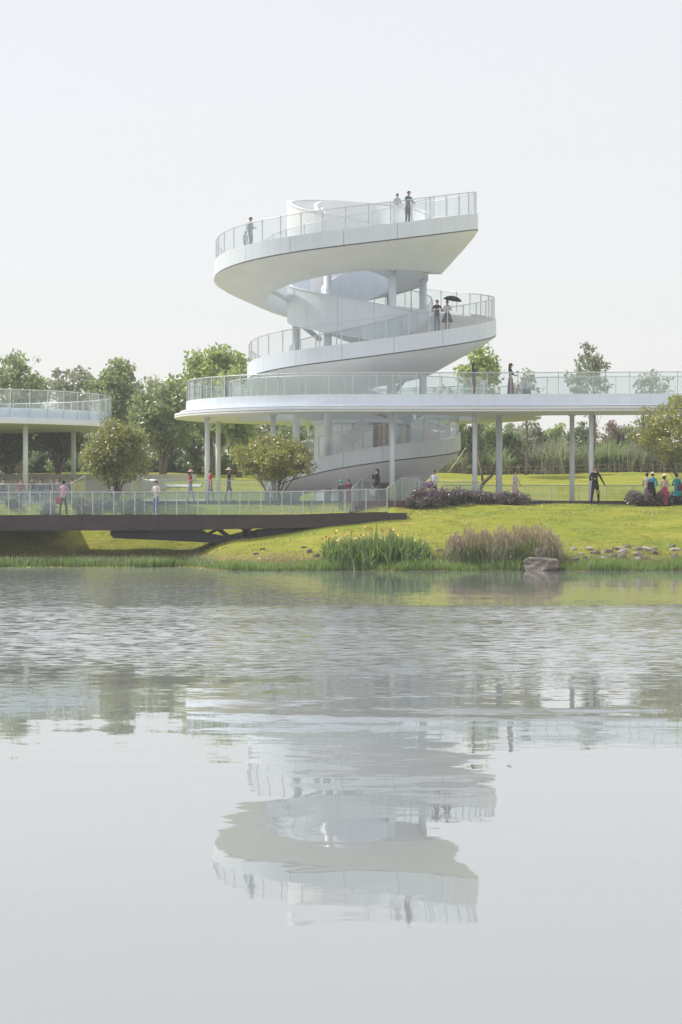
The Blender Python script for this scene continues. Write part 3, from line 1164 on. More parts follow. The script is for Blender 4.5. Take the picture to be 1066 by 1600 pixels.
# near, round autumn trees
tree_px('small_tree', 'round olive-yellow tree behind the bridge under the left terrace', 182, 648, 60, 119.3, 46, .62, 17000, .085, L_OLIVE, 11, trunk_r=.13, trunks=8, crown_lo=.22, flat=.9)
tree_px('small_tree', 'spreading golden-green tree in front of the ramp foot', 430, 677, 72, 121.2, 46, .55, 15000, .085, L_GOLD, 12, trunk_r=.13, trunks=8, crown_lo=.34, flat=.7)
tree_px('small_tree', 'yellow-green tree cut off by the right edge of the picture', 1075, 612, 75, 119.5, 46, .55, 9500, .09, L_GOLD, 13, trunk_r=.12, trunks=7, crown_lo=.32, lean=(-.3, 0), flat=.7)
# tall background trees on the left
tree_px('tall_tree', 'grey-green tree at the far left rising behind the terrace glass', 30, 545, 62, 166, 40, .85, 9000, .17, L_MID, 21, trunk_r=.2, trunks=2, crown_lo=.3)
tree_px('tall_tree', 'slender green tree rising between the left terrace and the tower', 118, 560, 48, 172, 26, .75, 5000, .17, L_GREY, 22, trunk_r=.16, crown_lo=.4)
tree_px('tall_tree', 'airy dark green tree with open branches above the left terrace rail', 185, 556, 58, 168, 30, .8, 7000, .17, L_MID, 23, trunk_r=.18, trunks=2, crown_lo=.35)
tree_px('tall_tree', 'full bright green tree next to the left side of the tower', 335, 534, 72, 165, 56, .95, 14000, .18, L_BRIGHT, 24, trunk_r=.24, trunks=2, crown_lo=.25)
tree_px('tall_tree', 'broad green tree with long leaning branches left of the walkway', 255, 585, 66, 160, 50, .85, 11000, .16, L_MID, 25, trunk_r=.22, trunks=3, crown_lo=.15)
tree_px('tall_tree', 'yellowish green tree seen through the railing left of the tower', 375, 560, 50, 158, 34, .8, 7500, .16, L_BRIGHT, 26, trunk_r=.18, trunks=3, crown_lo=.1)
tree_px('tall_tree', 'dark tree with a forked trunk below the left terrace', 92, 655, 55, 155, 36, .65, 9000, .14, L_DARK, 27, trunk_r=.22, trunks=2, crown_lo=.35)
tree_px('tall_tree', 'dark low tree at the far left under the terrace', 15, 660, 50, 157, 34, .65, 9000, .14, L_DARK, 28, trunk_r=.2, trunks=3, crown_lo=.3)
# right of the tower
tree_px('tall_tree', 'bright green tree right beside the tower above the walkway', 748, 536, 46, 160, 32, .7, 3600, .17, L_BRIGHT, 31, trunk_r=.14, trunks=2, crown_lo=.52)
tree_px('tall_tree', 'tall sparse tree above the walkway railing right of the tower', 922, 535, 42, 164, 26, .6, 2300, .16, L_GREY, 32, trunk_r=.14, crown_lo=.45, shape=.35)
tree_px('tall_tree', 'small sparse treetop showing behind the railing near the right edge', 1018, 572, 42, 164, 22, .55, 1500, .15, L_GREY, 33, trunk_r=.12, trunks=2, crown_lo=.5)
tree_px('tall_tree', 'thin pale treetop just right of the standing women', 822, 572, 28, 162, 14, .5, 1300, .15, L_GREY, 34, trunk_r=.1, crown_lo=.5)
tree_px('tall_tree', 'low pale green treetop behind the railing below the umbrella pair', 700, 600, 38, 168, 18, .6, 2600, .16, L_GREY, 35, trunk_r=.1, trunks=2, crown_lo=.45)

# slim-stemmed saplings in the belt behind
for k, (px, yt, hw, lm, lab) in enumerate((
        (712, 640, 26, L_BRIGHT, 'thin many-stemmed tree just right of the ramp under the walkway'),
        (742, 648, 26, L_MID, 'slim tree behind the slender walkway column beside the ramp'),
        (800, 655, 24, L_MID, 'slim tree just right of the thick walkway column'),
        (838, 650, 26, L_GREY, 'two-stemmed bare tree midway under the right walkway'),
        (905, 650, 30, L_DARK, 'dark slim tree between the two right walkway columns'),
        (962, 655, 34, L_RED, 'reddish half-bare tree under the walkway near the right'),
        (1020, 655, 34, L_RED, 'brownish half-bare tree behind the yellow-green tree'),
        (690, 655, 24, L_BRIGHT, 'light green thin tree peeping out behind the ramp end'),
        (768, 658, 26, L_BRIGHT, 'light green thin tree between the slender and the thick column'),
        (868, 656, 30, L_BRIGHT, 'light green thin tree left of the right column pair'),
        (988, 660, 30, L_MID, 'green thin tree above the cream-capped hiker'),
        (268, 650, 30, L_DARK, 'thin dark tree between the olive tree and the walkway columns'),
        (305, 652, 30, L_MID, 'leaning thin tree just left of the paired walkway columns'),
        (375, 650, 30, L_BRIGHT, 'bright thin tree seen through under the walkway ring'),
        (455, 652, 34, L_MID, 'green thin tree behind the golden tree under the ring'))):
    tree_px('slim_tree', lab, px, yt, hw, 167 + (k * 7) % 6, 18, .5, 2600, .13, lm, 60 + k, trunk_r=.20, trunks=4, crown_lo=.12, group='slim trees in the belt behind')

# shrubs in the belt
SH = [(10, 700, 34, L_DARK), (60, 706, 36, L_DARK), (110, 708, 36, L_MID), (160, 700, 36, L_DARK), (215, 700, 36, L_DARK), (262, 706, 34, L_MID), (305, 712, 34, L_DARK), (350, 706, 34, L_MID), (400, 700, 36, L_MID), (450, 700, 36, L_DARK),
      (708, 690, 32, L_MID), (745, 700, 32, L_DARK), (785, 694, 34, L_DARK), (822, 690, 30, L_MID), (1000, 690, 34, L_GREY), (1045, 690, 36, L_GREY), (960, 700, 32, L_MID)]
SHL = ['at the left picture edge', 'under the left terrace column', 'behind the forked dark tree', 'left half of the olive tree hides it', 'right of the olive tree', 'midway between olive tree and paired columns', 'left of the paired columns', 'right of the paired columns', 'left part of the golden tree hides it', 'right part of the golden tree hides it', 'touching the ramp end on the right', 'behind the slender column', 'behind the thick column', 'under the two-stemmed bare tree', 'left of the cream-capped hiker', 'behind the yellow-green tree', 'right of the right column pair']
for k, (px, yt, hw, lm) in enumerate(SH):
    Y = 169 + (k * 5) % 7
    side = 'left' if px < 500 else 'right'
    order = k + 1 if px < 500 else sorted([s[0] for s in SH if s[0] > 500]).index(px) + 1
    tree_px('shrub', 'leafy shrub in the green belt, ' + SHL[k], px, yt, hw + 8, Y, 24, .6, 6200, .15, lm, 100 + k, trunk_r=.1, trunks=4, crown_lo=.05, group='shrubs of the green belt', cat='shrub')


def blades(n, xy, h, w, seed, lean=.35, z0=None, hvar=.4, seg=2):
    """Bent tapering grass blades; xy (n,2)."""
    g = np.random.default_rng(seed)
    x, y = xy[:, 0], xy[:, 1]
    z = ground(x, y) - .03 if z0 is None else np.full(n, z0)
    hh = h * (1 - hvar + 2 * hvar * g.random(n)) if not hasattr(h, '__len__') else h
    a = g.random(n) * 2 * PI
    ln = lean * hh * g.random(n)
    dx, dy = np.cos(a) * ln, np.sin(a) * ln
    wa = a + PI / 2 + g.normal(size=n) * .5
    wx, wy = np.cos(wa) * w / 2, np.sin(wa) * w / 2
    V = np.empty((n, 2, 4, 3))

    def ring(u, k):
        px, py, pz = x + dx * u * u, y + dy * u * u, z + hh * (u - .12 * u * u * (ln / hh) * 3)
        return np.stack([px - wx * k, py - wy * k, pz], -1), np.stack([px + wx * k, py + wy * k, pz], -1)
    a0, b0 = ring(0, 1)
    a1, b1 = ring(.55, .8)
    a2, b2 = ring(1, .08)
    V[:, 0, 0], V[:, 0, 1], V[:, 0, 2], V[:, 0, 3] = a0, b0, b1, a1
    V[:, 1, 0], V[:, 1, 1], V[:, 1, 2], V[:, 1, 3] = a1, b1, b2, a2
    idx = np.arange(n) * 6
    W_ = np.stack([a0, b0, a1, b1, a2, b2], 1).reshape(-1, 3)
    F = np.concatenate([np.stack([idx, idx + 1, idx + 3, idx + 2], -1), np.stack([idx + 2, idx + 3, idx + 5, idx + 4], -1)])
    return W_, F


def blade_obj(name, n, xy, h, w, seed, m, parent=None, lean=.35, z0=None, hvar=.4):
    V, F = blades(n, xy, h, w, seed, lean, z0, hvar)
    return obj(name, fastmesh(name, V, 4, F), m, parent)


# far belt of woodland: reads as one mass
gw = np.random.default_rng(77)
C, Rr = [], []
for _ in range(900):
    px = gw.uniform(-40, 1106)
    Y = gw.uniform(178, 190)
    x = PX(px, Y)
    if px < 520:
        yt = 628 + 22 * math.sin(px * .021) + 14 * math.sin(px * .067 + 1)
    else:
        yt = 674 + 12 * math.sin(px * .03) + 9 * math.sin(px * .08)
    zt_ = CAMZ + (CY - yt) / FPX * Y
    C.append((x, Y, gz(x, Y) + (zt_ - gz(x, Y)) * gw.random() ** .8))
    Rr.append(gw.uniform(.35, 1.0))
V = leaf_cloud(C, Rr, 42000, .19, 78, .9)
kind(obj('far_woodland', fastmesh('far_woodland', V, 4), L_GREY), 'stuff', 'pale green far woodland closing the view behind the lawn')

# reed belt
REEDL = ['right beside the ramp end', 'in front of the leaning bare trunk', 'midway between the thick column and the next one', 'just left of the two right columns', 'just right of the two right columns', 'in front of the reddish half-bare tree', 'left of the yellow-green tree', 'behind the yellow-green tree at the right edge']
for k, (px, yt, w) in enumerate(((705, 690, 20), (770, 690, 22), (858, 676, 24), (885, 668, 24), (940, 680, 26), (975, 676, 26), (1010, 686, 26), (1050, 690, 24))):
    Y = 165.5 + (k % 3)
    x0 = PX(px, Y)
    n = 620
    g = np.random.default_rng(200 + k)
    xy = np.stack([x0 + g.normal(size=n) * w / FPX * Y * .55, Y + g.normal(size=n) * .6], -1)
    hh = CAMZ + (CY - yt) / FPX * Y - gz(x0, Y)
    t = thing('reed_clump', 'tall reed clump under the walkway, ' + REEDL[k], 'reeds', (x0, Y, gz(x0, Y)), 'tall reeds behind the back fence')
    hv = hh * (.62 + .3 * np.sin(xy[:, 0] * 2.1 + k) * np.sin(xy[:, 0] * .9) + .35 * g.random(n) ** 2)
    blade_obj('reed_blades', n, xy, hv, .085, 210 + k, (L_REED, L_MID, L_GREY)[k % 3], t, 1.1)

# shoreline grass (uncountable)
n = 26000
g = np.random.default_rng(5)
sx = g.uniform(-24, 20, n)
dd = np.abs(g.normal(size=n)) * .9
xy = np.stack([sx, shore(sx) - .12 + dd], -1)
V, F = blades(n, xy, np.clip(.42 - .16 * dd, .08, .5) * (.5 + g.random(n)) * (.55 + .45 * np.sin(sx * .8 + 2) ** 2), .03, 6, .5)
kind(obj('shore_grass', fastmesh('shore_grass', V, 4, F), L_GRASS), 'stuff', 'bright green grass fringe along the waterline')
n = 15000
sx = g.uniform(-24, 20, n)
dd = 1.2 + np.abs(g.normal(size=n)) * 1.4
xy = np.stack([sx, shore(sx) + dd], -1)
keep = (np.sin(sx * .55 + 1) + np.sin(sx * 1.7) + g.normal(size=n) * .7) > .2
xy = xy[keep]
V, F = blades(len(xy), xy, .16, .03, 8, .8)
kind(obj('dry_bank_grass', fastmesh('dry_bank_grass', V, 4, F), L_DRYG), 'stuff', 'dry straw coloured grass on the lower bank')
# dark rank grass under the bridge
n = 6000
sx = g.uniform(-24, -5.6, n)
xy = np.stack([sx, shore(sx) + .2 + np.abs(g.normal(size=n)) * .5], -1)
V, F = blades(n, xy, .36, .035, 9, .6)
kind(obj('bank_weeds', fastmesh('bank_weeds', V, 4, F), L_MID), 'stuff', 'rank dark weeds at the water under the bridge')
# lawn blades: uneven fine cover
n = 60000
sx = g.uniform(-19, 20, n)
sy = g.uniform(105, 120, n)
xy = np.stack([sx, sy], -1)
pt = .6 + .8 * (np.sin(sx * 1.3 + sy) * np.sin(sy * 2.1 - sx * .4) > .1)
V, F = blades(n, xy, .075 * pt * (.5 + g.random(n)), .03, 10, 1.2)
L_LAWN = leafmat('lawn_blade', (0.17, 0.23, 0.028), (0.32, 0.32, 0.05), .5)
kind(obj('lawn_grass', fastmesh('lawn_grass', V, 4, F), L_LAWN), 'stuff', 'short mown lawn grass on the slope')

# canna bed with yellow and orange flowers
cx0, cx1 = PX(508, 104.8), PX(672, 104.8)
cb = thing('canna_bed', 'clump of sword-leaved plants with yellow and orange flowers at the waterline', 'flower bed', ((cx0 + cx1) / 2, 105, gz(1.5, 105)))
n = 1700
xy = np.stack([g.uniform(cx0, cx1, n), 105.0 + g.normal(size=n) * .45], -1)
u = (xy[:, 0] - cx0) / (cx1 - cx0)
hh = (.55 + .62 * np.sin(np.clip(u * .9 + .1, 0, 1) * PI) ** .6) * (.55 + .6 * g.random(n))
V, F = blades(n, xy, hh, .085 * (.5 + g.random(n)), 12, .7)
kind(obj('foliage', fastmesh('foliage', V, 4, F), L_CANNA, cb), 'stuff')
FY = mat('yellow_petal', (0.75, 0.62, 0.18), .6, .15)
FO = mat('orange_petal', (0.72, 0.36, 0.16), .6, .15)
FR = mat('rust_petal', (0.36, 0.14, 0.09), .6, .15)
FLW = [(513, 843, 'y'), (524, 832, 'y'), (549, 832, 'y'), (541, 838, 'o'), (578, 823, 'y'), (588, 821, 'y'), (573, 826, 'y'), (640, 819, 'o'), (599, 831, 'r'), (613, 830, 'o'), (540, 850, 'y'), (525, 846, 'y'), (593, 842, 'y'), (600, 851, 'y'), (565, 838, 'y'), (532, 847, 'y'), (556, 843, 'y'), (510, 840, 'o'), (620, 838, 'y'), (582, 829, 'y')]
for k, (px, py, c) in enumerate(FLW):
    p = P(px, py, 104.9)
    v, f = [], []
    gg = random.Random(k)
    for j in range(7):
        a = gg.uniform(0, 6.28)
        d = Vector((math.cos(a), math.sin(a), gg.uniform(-.2, 1.0))).normalized()
        sd = d.cross(Vector((0, 0, 1))).normalized() * .06
        o = len(v)
        v += [p, p + d * .09 + sd, p + d * .19, p + d * .09 - sd]
        f.append((o, o + 1, o + 2, o + 3))
    b = Vector((p.x + gg.uniform(-.1, .1), p.y, gz(p.x, p.y)))
    stalk = tube('flower_stalk', [b, p], .011, L_CANNA, cb, 4)
    part('flower', v, f, {'y': FY, 'o': FO, 'r': FR}[c], stalk)

# fountain grass
ORD7 = ['first', 'second', 'third', 'fourth', 'fifth', 'sixth', 'seventh']
for k, (px, w, yt) in enumerate(((712, 12, 838), (733, 16, 830), (757, 15, 832), (783, 17, 826), (812, 19, 824), (838, 20, 823), (858, 14, 830))):
    Y = 104.7 + .35 * (k % 3)
    x0 = PX(px, Y)
    t = thing('fountain_grass', f'tuft of brownish fountain grass by the boulder, {ORD7[k]} from the left', 'ornamental grass', (x0, Y, gz(x0, Y)), 'fountain grass tufts by the boulder')
    n = 420
    xy = np.stack([x0 + g.normal(size=n) * w / FPX * Y * .8, Y + g.normal(size=n) * .3], -1)
    hh = CAMZ + (CY - yt) / FPX * Y - gz(x0, Y)
    blade_obj('blades', n, xy, hh * .70, .022, 300 + k, (L_REED, L_GRASS, L_MID)[k % 3], t, 1.0, hvar=.5)
    n = 230
    xy = np.stack([x0 + g.normal(size=n) * w / FPX * Y * .62, Y + g.normal(size=n) * .3], -1)
    hz = hh * (.42 + .62 * g.random(n)) * (1 - .25 * np.abs((xy[:, 0] - x0) / (w / FPX * Y)) ** 1.5)
    a = g.random(n) * 6.28
    c = np.stack([xy[:, 0] + np.cos(a) * .08, xy[:, 1], gz(x0, Y) + hz], -1)
    VV = []
    for j in range(4):
        off = np.stack([g.normal(size=n) * .014, g.normal(size=n) * .014, g.normal(size=n) * .10], -1)
        wv = np.stack([np.cos(a + j), np.sin(a + j), np.zeros(n)], -1) * .016
        uv = np.stack([np.cos(a) * .02, np.sin(a) * .02, np.full(n, .10)], -1)
        q = np.stack([c + off - uv, c + off + wv, c + off + uv, c + off - wv], 1)
        VV.append(q.reshape(-1, 3))
    kind(obj('plumes', fastmesh('plumes', np.concatenate(VV), 4), L_PLUME, t), 'stuff')

# purple flower banks
PURPS = [(668, 762, 22, 116.6), (700, 764, 26, 117.2), (735, 766, 26, 117.6), (770, 770, 26, 118.0), (803, 772, 22, 118.3), (1000, 768, 16, 118.2), (1030, 770, 20, 118.4), (1060, 772, 16, 118.6), (655, 778, 16, 116.2)]
for k, (px, yt, hw, Y) in enumerate(PURPS):
    x0 = PX(px, Y)
    z0 = gz(x0, Y)
    h = CAMZ + (CY - yt) / FPX * Y - z0
    w = hw / FPX * Y
    where = 'right of the stairs' if px < 900 else 'behind the group at the right'
    t = thing('purple_flower_shrub', f'purple flowering shrub at x order {k + 1} {where}', 'shrub', (x0, Y, z0), 'purple flowering shrubs on the lawn edge')
    gg = random.Random(400 + k)
    C = [(x0 + gg.uniform(-w, w), Y + gg.uniform(-.5, .5), z0 + gg.uniform(.1, .72) * h) for _ in range(22)]
    obj('foliage', fastmesh('foliage', leaf_cloud(C, [.26] * 22, 2600, .065, 410 + k, .9), 4), L_PURPD, t)
    C = [(x0 + gg.uniform(-w, w), Y + gg.uniform(-.5, .3), z0 + gg.uniform(.45, .92) * h) for _ in range(20)]
    obj('blossom', fastmesh('blossom', leaf_cloud(C, [.2] * 20, 1300 if k not in (0, 8) else 2200, .05, 430 + k, 1.2), 4), L_PURP, t)
PN = ['leftmost, next to the steps', 'with the woman carrying flowers behind it', 'just left of the slender column', 'in front of the thick column', 'at the right end of the bank', 'left of the person in the blue shirt', 'behind the woman in the red skirt', 'beside the woman in teal', 'lowest one, against the dark stair wall']
k = 0
for o in list(COL.objects):
    if o.name.startswith('purple_flower_shrub'):
        o['label'] = 'purple flowering shrub on the lawn edge, ' + PN[k]
        k += 1


# rocks
def rock(name, label, px, py, wpx, hpx, Y, m, seed, group=None):
    c = P(px, py, Y)
    bm = bmesh.new()
    bmesh.ops.create_icosphere(bm, subdivisions=4 if wpx > 20 else 2, radius=1)
    gg = random.Random(seed)
    dirs = [Vector((gg.gauss(0, 1), gg.gauss(0, 1), gg.gauss(0, 1))).normalized() for _ in range(9)]
    cut = [gg.uniform(.55, .9) for _ in dirs]
    w, h = wpx / FPX * Y / 2, hpx / FPX * Y / 2
    for v in bm.verts:
        q = v.co.copy()
        for d, cc in zip(dirs, cut):
            e = q.dot(d) - cc
            if e > 0:
                q -= d * e * .9
        q *= 1 + .16 * mnoise.noise(q * 1.7 + Vector((seed * 3.1, 0, 0))) + .09 * mnoise.noise(q * 4.5 + Vector((0, seed * 1.7, 0))) + gg.uniform(-.02, .02)
        if q.z < -.2:
            q.x *= 1.08
        v.co = Vector((c.x + q.x * w * 1.2, Y + q.y * w * 1.0, c.z + q.z * h * 1.3))
    me = bpy.data.meshes.new(name)
    bm.to_mesh(me)
    bm.free()
    o = obj(name, me, m)
    return tag(o, label, 'rock', group)


rock('boulder', 'large grey-brown boulder sitting in the water below the fountain grass', 846, 882, 50, 24, 103.7, ROCKM, 1)
rock('boulder', 'rounded boulder on top of and behind the large waterline boulder', 847, 864, 25, 21, 104.6, ROCKM, 5)
RK = [(897, 858, 9, 6), (909, 866, 8, 5), (921, 858, 12, 6), (930, 864, 14, 6), (943, 873, 13, 7), (951, 862, 13, 6), (958, 868, 12, 5), (966, 857, 14, 5), (975, 863, 16, 8), (981, 855, 9, 6), (972, 871, 14, 9), (997, 858, 12, 7), (996, 866, 12, 6), (1011, 859, 16, 8), (1022, 863, 11, 5), (997, 874, 10, 6), (1006, 872, 9, 6), (1023, 857, 8, 4), (1050, 853, 9, 5), (1055, 859, 15, 5), (1055, 871, 9, 9), (900, 874, 10, 6), (915, 871, 10, 5), (953, 878, 6, 4)]
RK.sort()
GT = ['grey', 'tan']
ORD = ['first','second','third','fourth','fifth','sixth','seventh','eighth','ninth','tenth','eleventh','twelfth','thirteenth','fourteenth','fifteenth','sixteenth','seventeenth','eighteenth','nineteenth','twentieth','twenty-first','twenty-second','twenty-third','twenty-fourth']
for k, (px, py, w, h) in enumerate(RK):
    Y = 2.5 * FPX / max(20, 1) if False else None
    # distance where the sloping bank falls on this pixel row
    best = min(np.linspace(103.4, 109, 120), key=lambda y: abs(CY - (gz(PX(px, y), y) + .02 - CAMZ) / y * FPX - py))
    rock('shore_stone', f'{GT[k % 2]} stone on the right bank, {ORD[k]} from the boulder going right', px, py, w * 1.15, h * 1.2, float(best), ROCKG if k % 2 == 0 else ROCKM, 20 + k, 'stones scattered on the right bank')
for k, (px, py, w, h, lab) in enumerate(((484, 863, 8, 9, 'upright tan stone left of the canna bed'), (495, 869, 11, 8, 'slanted pale stone right next to the canna bed'), (475, 855, 9, 3, 'flat pale stone on the slope left of the canna bed'), (411, 858, 9, 4, 'small stone on the bank under the bridge end'), (400, 865, 9, 4, 'small low stone nearest the bridge shadow'), (686, 860, 12, 7, 'tan stone between the canna bed and the fountain grass'))):
    best = min(np.linspace(103.4, 109, 120), key=lambda y: abs(CY - (gz(PX(px, y), y) + .02 - CAMZ) / y * FPX - py))
    rock('shore_stone', lab, px, py, w, h, float(best), ROCKM, 70 + k)

for k, (px, yt, lm, lab) in enumerate(((125, 776, L_DARK, 'low dark shrub behind the bridge left of the olive trunk'), (146, 780, L_RED, 'low brownish shrub behind the bridge glass near the olive trunk'), (168, 776, L_GREY, 'low grey-green shrub left against the olive trunk'),
                                      (196, 778, L_DARK, 'low dark shrub right against the olive trunk'), (214, 780, L_GREY, 'low grey-green shrub left of the man with the phone'), (20, 778, L_DARK, 'low shrub behind the bridge at the far left'), (75, 780, L_GREY, 'low shrub behind the bridge under the seated people'))):
    tree_px('low_shrub', lab, px, yt, 17, 117.6 + .3 * (k % 3), 16, .22, 3000, .06, lm, 500 + k, trunk_r=.04, trunks=4, crown_lo=.05, cat='shrub', group='low shrubs behind the bridge')

# rustic back fence
fn = thing('wooden_fence', 'low rustic wooden fence along the far lawn before the reeds', 'fence', (8, 163.5, 5))
for k in range(30):
    x = 4.5 + .75 * k
    box('fence_post', (x, 163.5, gz(x, 163.5) + .28), (.09, .09, .66), FENCEW, fn)
for hz in (.24, .50):
    tube('fence_rail', [(x, 163.44, gz(x, 163.5) + hz) for x in np.linspace(4.3, 26.5, 24)], .03, FENCEW, fn, 6)
tag(tube('tree_prop', [P(701, 738, 158), P(728, 700, 160)], .03, mat('pale_pole', (.5, .45, .38)), None, 6), 'thin pale pole leaning as a tree prop right of the ramp', 'pole')
# leaning bare tree trunk by the thick column
t = thing('leaning_tree', 'bare leaning forked trunk on the lawn beside the thick walkway column', 'tree', P(750, 765, 140))
v, f = merge([tube_vf([P(748, 768, 140), P(755, 755, 140), P(768, 743, 140), P(775, 726, 140), P(778, 705, 140)], [.14, .12, .1, .07, .04], 7), tube_vf([P(755, 755, 140), P(752, 735, 140.5), P(745, 712, 141)], [.09, .06, .03], 6), tube_vf([P(768, 743, 140), P(760, 725, 140), P(757, 705, 139)], [.06, .05, .02], 6)])
part('trunk', v, f, BARK, t, True)


# ------------------------------------------------------------------ people
SKIN = mat('skin', (0.52, 0.34, 0.25), .55, .05)
HAIRM = mat('black_hair', (0.018, 0.015, 0.014), .45, .2)
SHOEW = mat('white_shoe', (0.6, 0.6, 0.58), .6, .05)
SHOEB = mat('black_shoe', (0.03, 0.03, 0.03), .5, .1)
EYEM = mat('dark_eye', (0.02, 0.015, 0.012), .3, .0)
LIPM = mat('lip', (0.42, 0.18, 0.16), .5, .0)


def cloth(col):
    return mat('cloth_%02x%02x%02x' % tuple(int(c * 255) for c in col), col, .85, .18, 14, spec=.15)


ARM = {
    'down': ((.035, .012, -.165), (.040, -.015, -.315)),
    'hold': ((.045, -.005, -.16), (-.030, -.135, -.135)),
    'rail': ((.045, -.075, -.14), (.015, -.185, -.165)),
    'face': ((.045, -.075, -.135), (-.055, -.125, .015)),
    'up': ((.045, -.06, -.145), (.005, -.125, -.055)),
    'out': ((.075, -.03, -.15), (.13, -.08, -.27)),
    'back': ((.05, .05, -.155), (.02, .10, -.27)),
    'lap': ((.035, -.03, -.16), (-.005, -.15, -.205)),
}


def person(label, loc, H, yaw, top, bottom, arms=('down', 'down'), legs='stand', hair='short', hat=None, skirt=None, sleeves=True, shoe=None, lean=0.0, dress=False, group=None, headturn=0):
    """One continuous skinned body; local -Y is forward. yaw in degrees, 0 faces the camera."""
    zo = -.225 if legs == 'sit' else 0.0
    J, rad, E, zone = [], [], [], []

    def add(p, r, par=None, z='top'):
        p = Vector(p)
        if p.z > .6 and lean:
            p = p + Vector((0, -lean * (p.z - .55), 0))
        J.append((p + Vector((0, 0, zo if (legs != 'sit' or z != 'leg') else 0))) * H)
        rad.append(tuple(q * H for q in (r if hasattr(r, '__len__') else (r, r))))
        zone.append(z)
        if par is not None:
            E.append((par, len(J) - 1))
        return len(J) - 1
    bt = 'bottom'
    pel = add((0, .005, .515), (.082, .060), None, bt)
    wai = add((0, 0, .615), (.072, .052), pel)
    che = add((0, .004, .735), (.088, .058), wai)
    nb = add((0, .006, .822), (.052, .042), che)
    nk = add((0, .0, .862), (.027, .028), nb, 'skin')
    jw = add((0, -.014, .893), (.031, .036), nk, 'skin')
    hd = add((0, -.006, .935), (.042, .050), jw, 'skin')
    add((0, .0, .972), (.028, .034), hd, 'skin')
    hands = []
    for s_, pose in ((-1, arms[0]), (1, arms[1])):
        e, w = ARM[pose]
        sh = add((s_ * .098, .006, .800), .034, nb)
        b = Vector((s_ * .098, .006, .800))
        el = b + Vector((s_ * e[0], e[1], e[2]))
        wr = b + Vector((s_ * w[0], w[1], w[2]))
        ie = add(el, .025, sh)
        iw = add(wr, .0175, ie, 'top' if sleeves else 'skin')
        d = (wr - el).normalized()
        ih = add(wr + d * .035, (.020, .013), iw, 'skin')
        hands.append((s_, iw, ih))
    for s_ in (-1, 1):
        hip = add((s_ * .048, .005, .475), .056, pel, bt)
        if legs == 'sit':
            k_ = add((s_ * .06, -.235, .500), .040, hip, bt)
            a_ = add((s_ * .06, -.225, .275), .026, k_, bt)
            add((s_ * .062, -.305, .245), .022, a_, 'shoe')
        else:
            st = {'stand': 0, 'walk': s_ * .085, 'wide': 0}[legs]
            wd = .03 if legs == 'wide' else 0
            k_ = add((s_ * (.052 + wd), -.012 - st * .75, .275), .037, hip, bt)
            a_ = add((s_ * (.053 + wd * 1.6), .012 - st * 1.2, .048), .026, k_, bt)
            add((s_ * (.060 + wd * 1.7), -.072 - st * 1.2, .020), .021, a_, 'shoe')
    me = bpy.data.meshes.new('person_body')
    me.from_pydata([tuple(j) for j in J], E, [])
    tmp = bpy.data.objects.new('tmp', me)
    COL.objects.link(tmp)
    md = tmp.modifiers.new('skin', 'SKIN')
    md.use_smooth_shade = True
    for i, sv in enumerate(me.skin_vertices[0].data):
        sv.radius = rad[i]
        sv.use_root = (i == 0)
    ss = tmp.modifiers.new('sub', 'SUBSURF')
    ss.levels = 1
    PENDING.append(dict(tmp=tmp, J=J, E=E, zone=zone, hands=hands, label=label, loc=Vector(loc), H=H, yaw=yaw, top=top, bottom=bottom, hair=hair, hat=hat, skirt=skirt, shoe=shoe or SHOEB, lean=lean, dress=dress, group=group, zo=zo, sit=legs == 'sit'))


PENDING = []


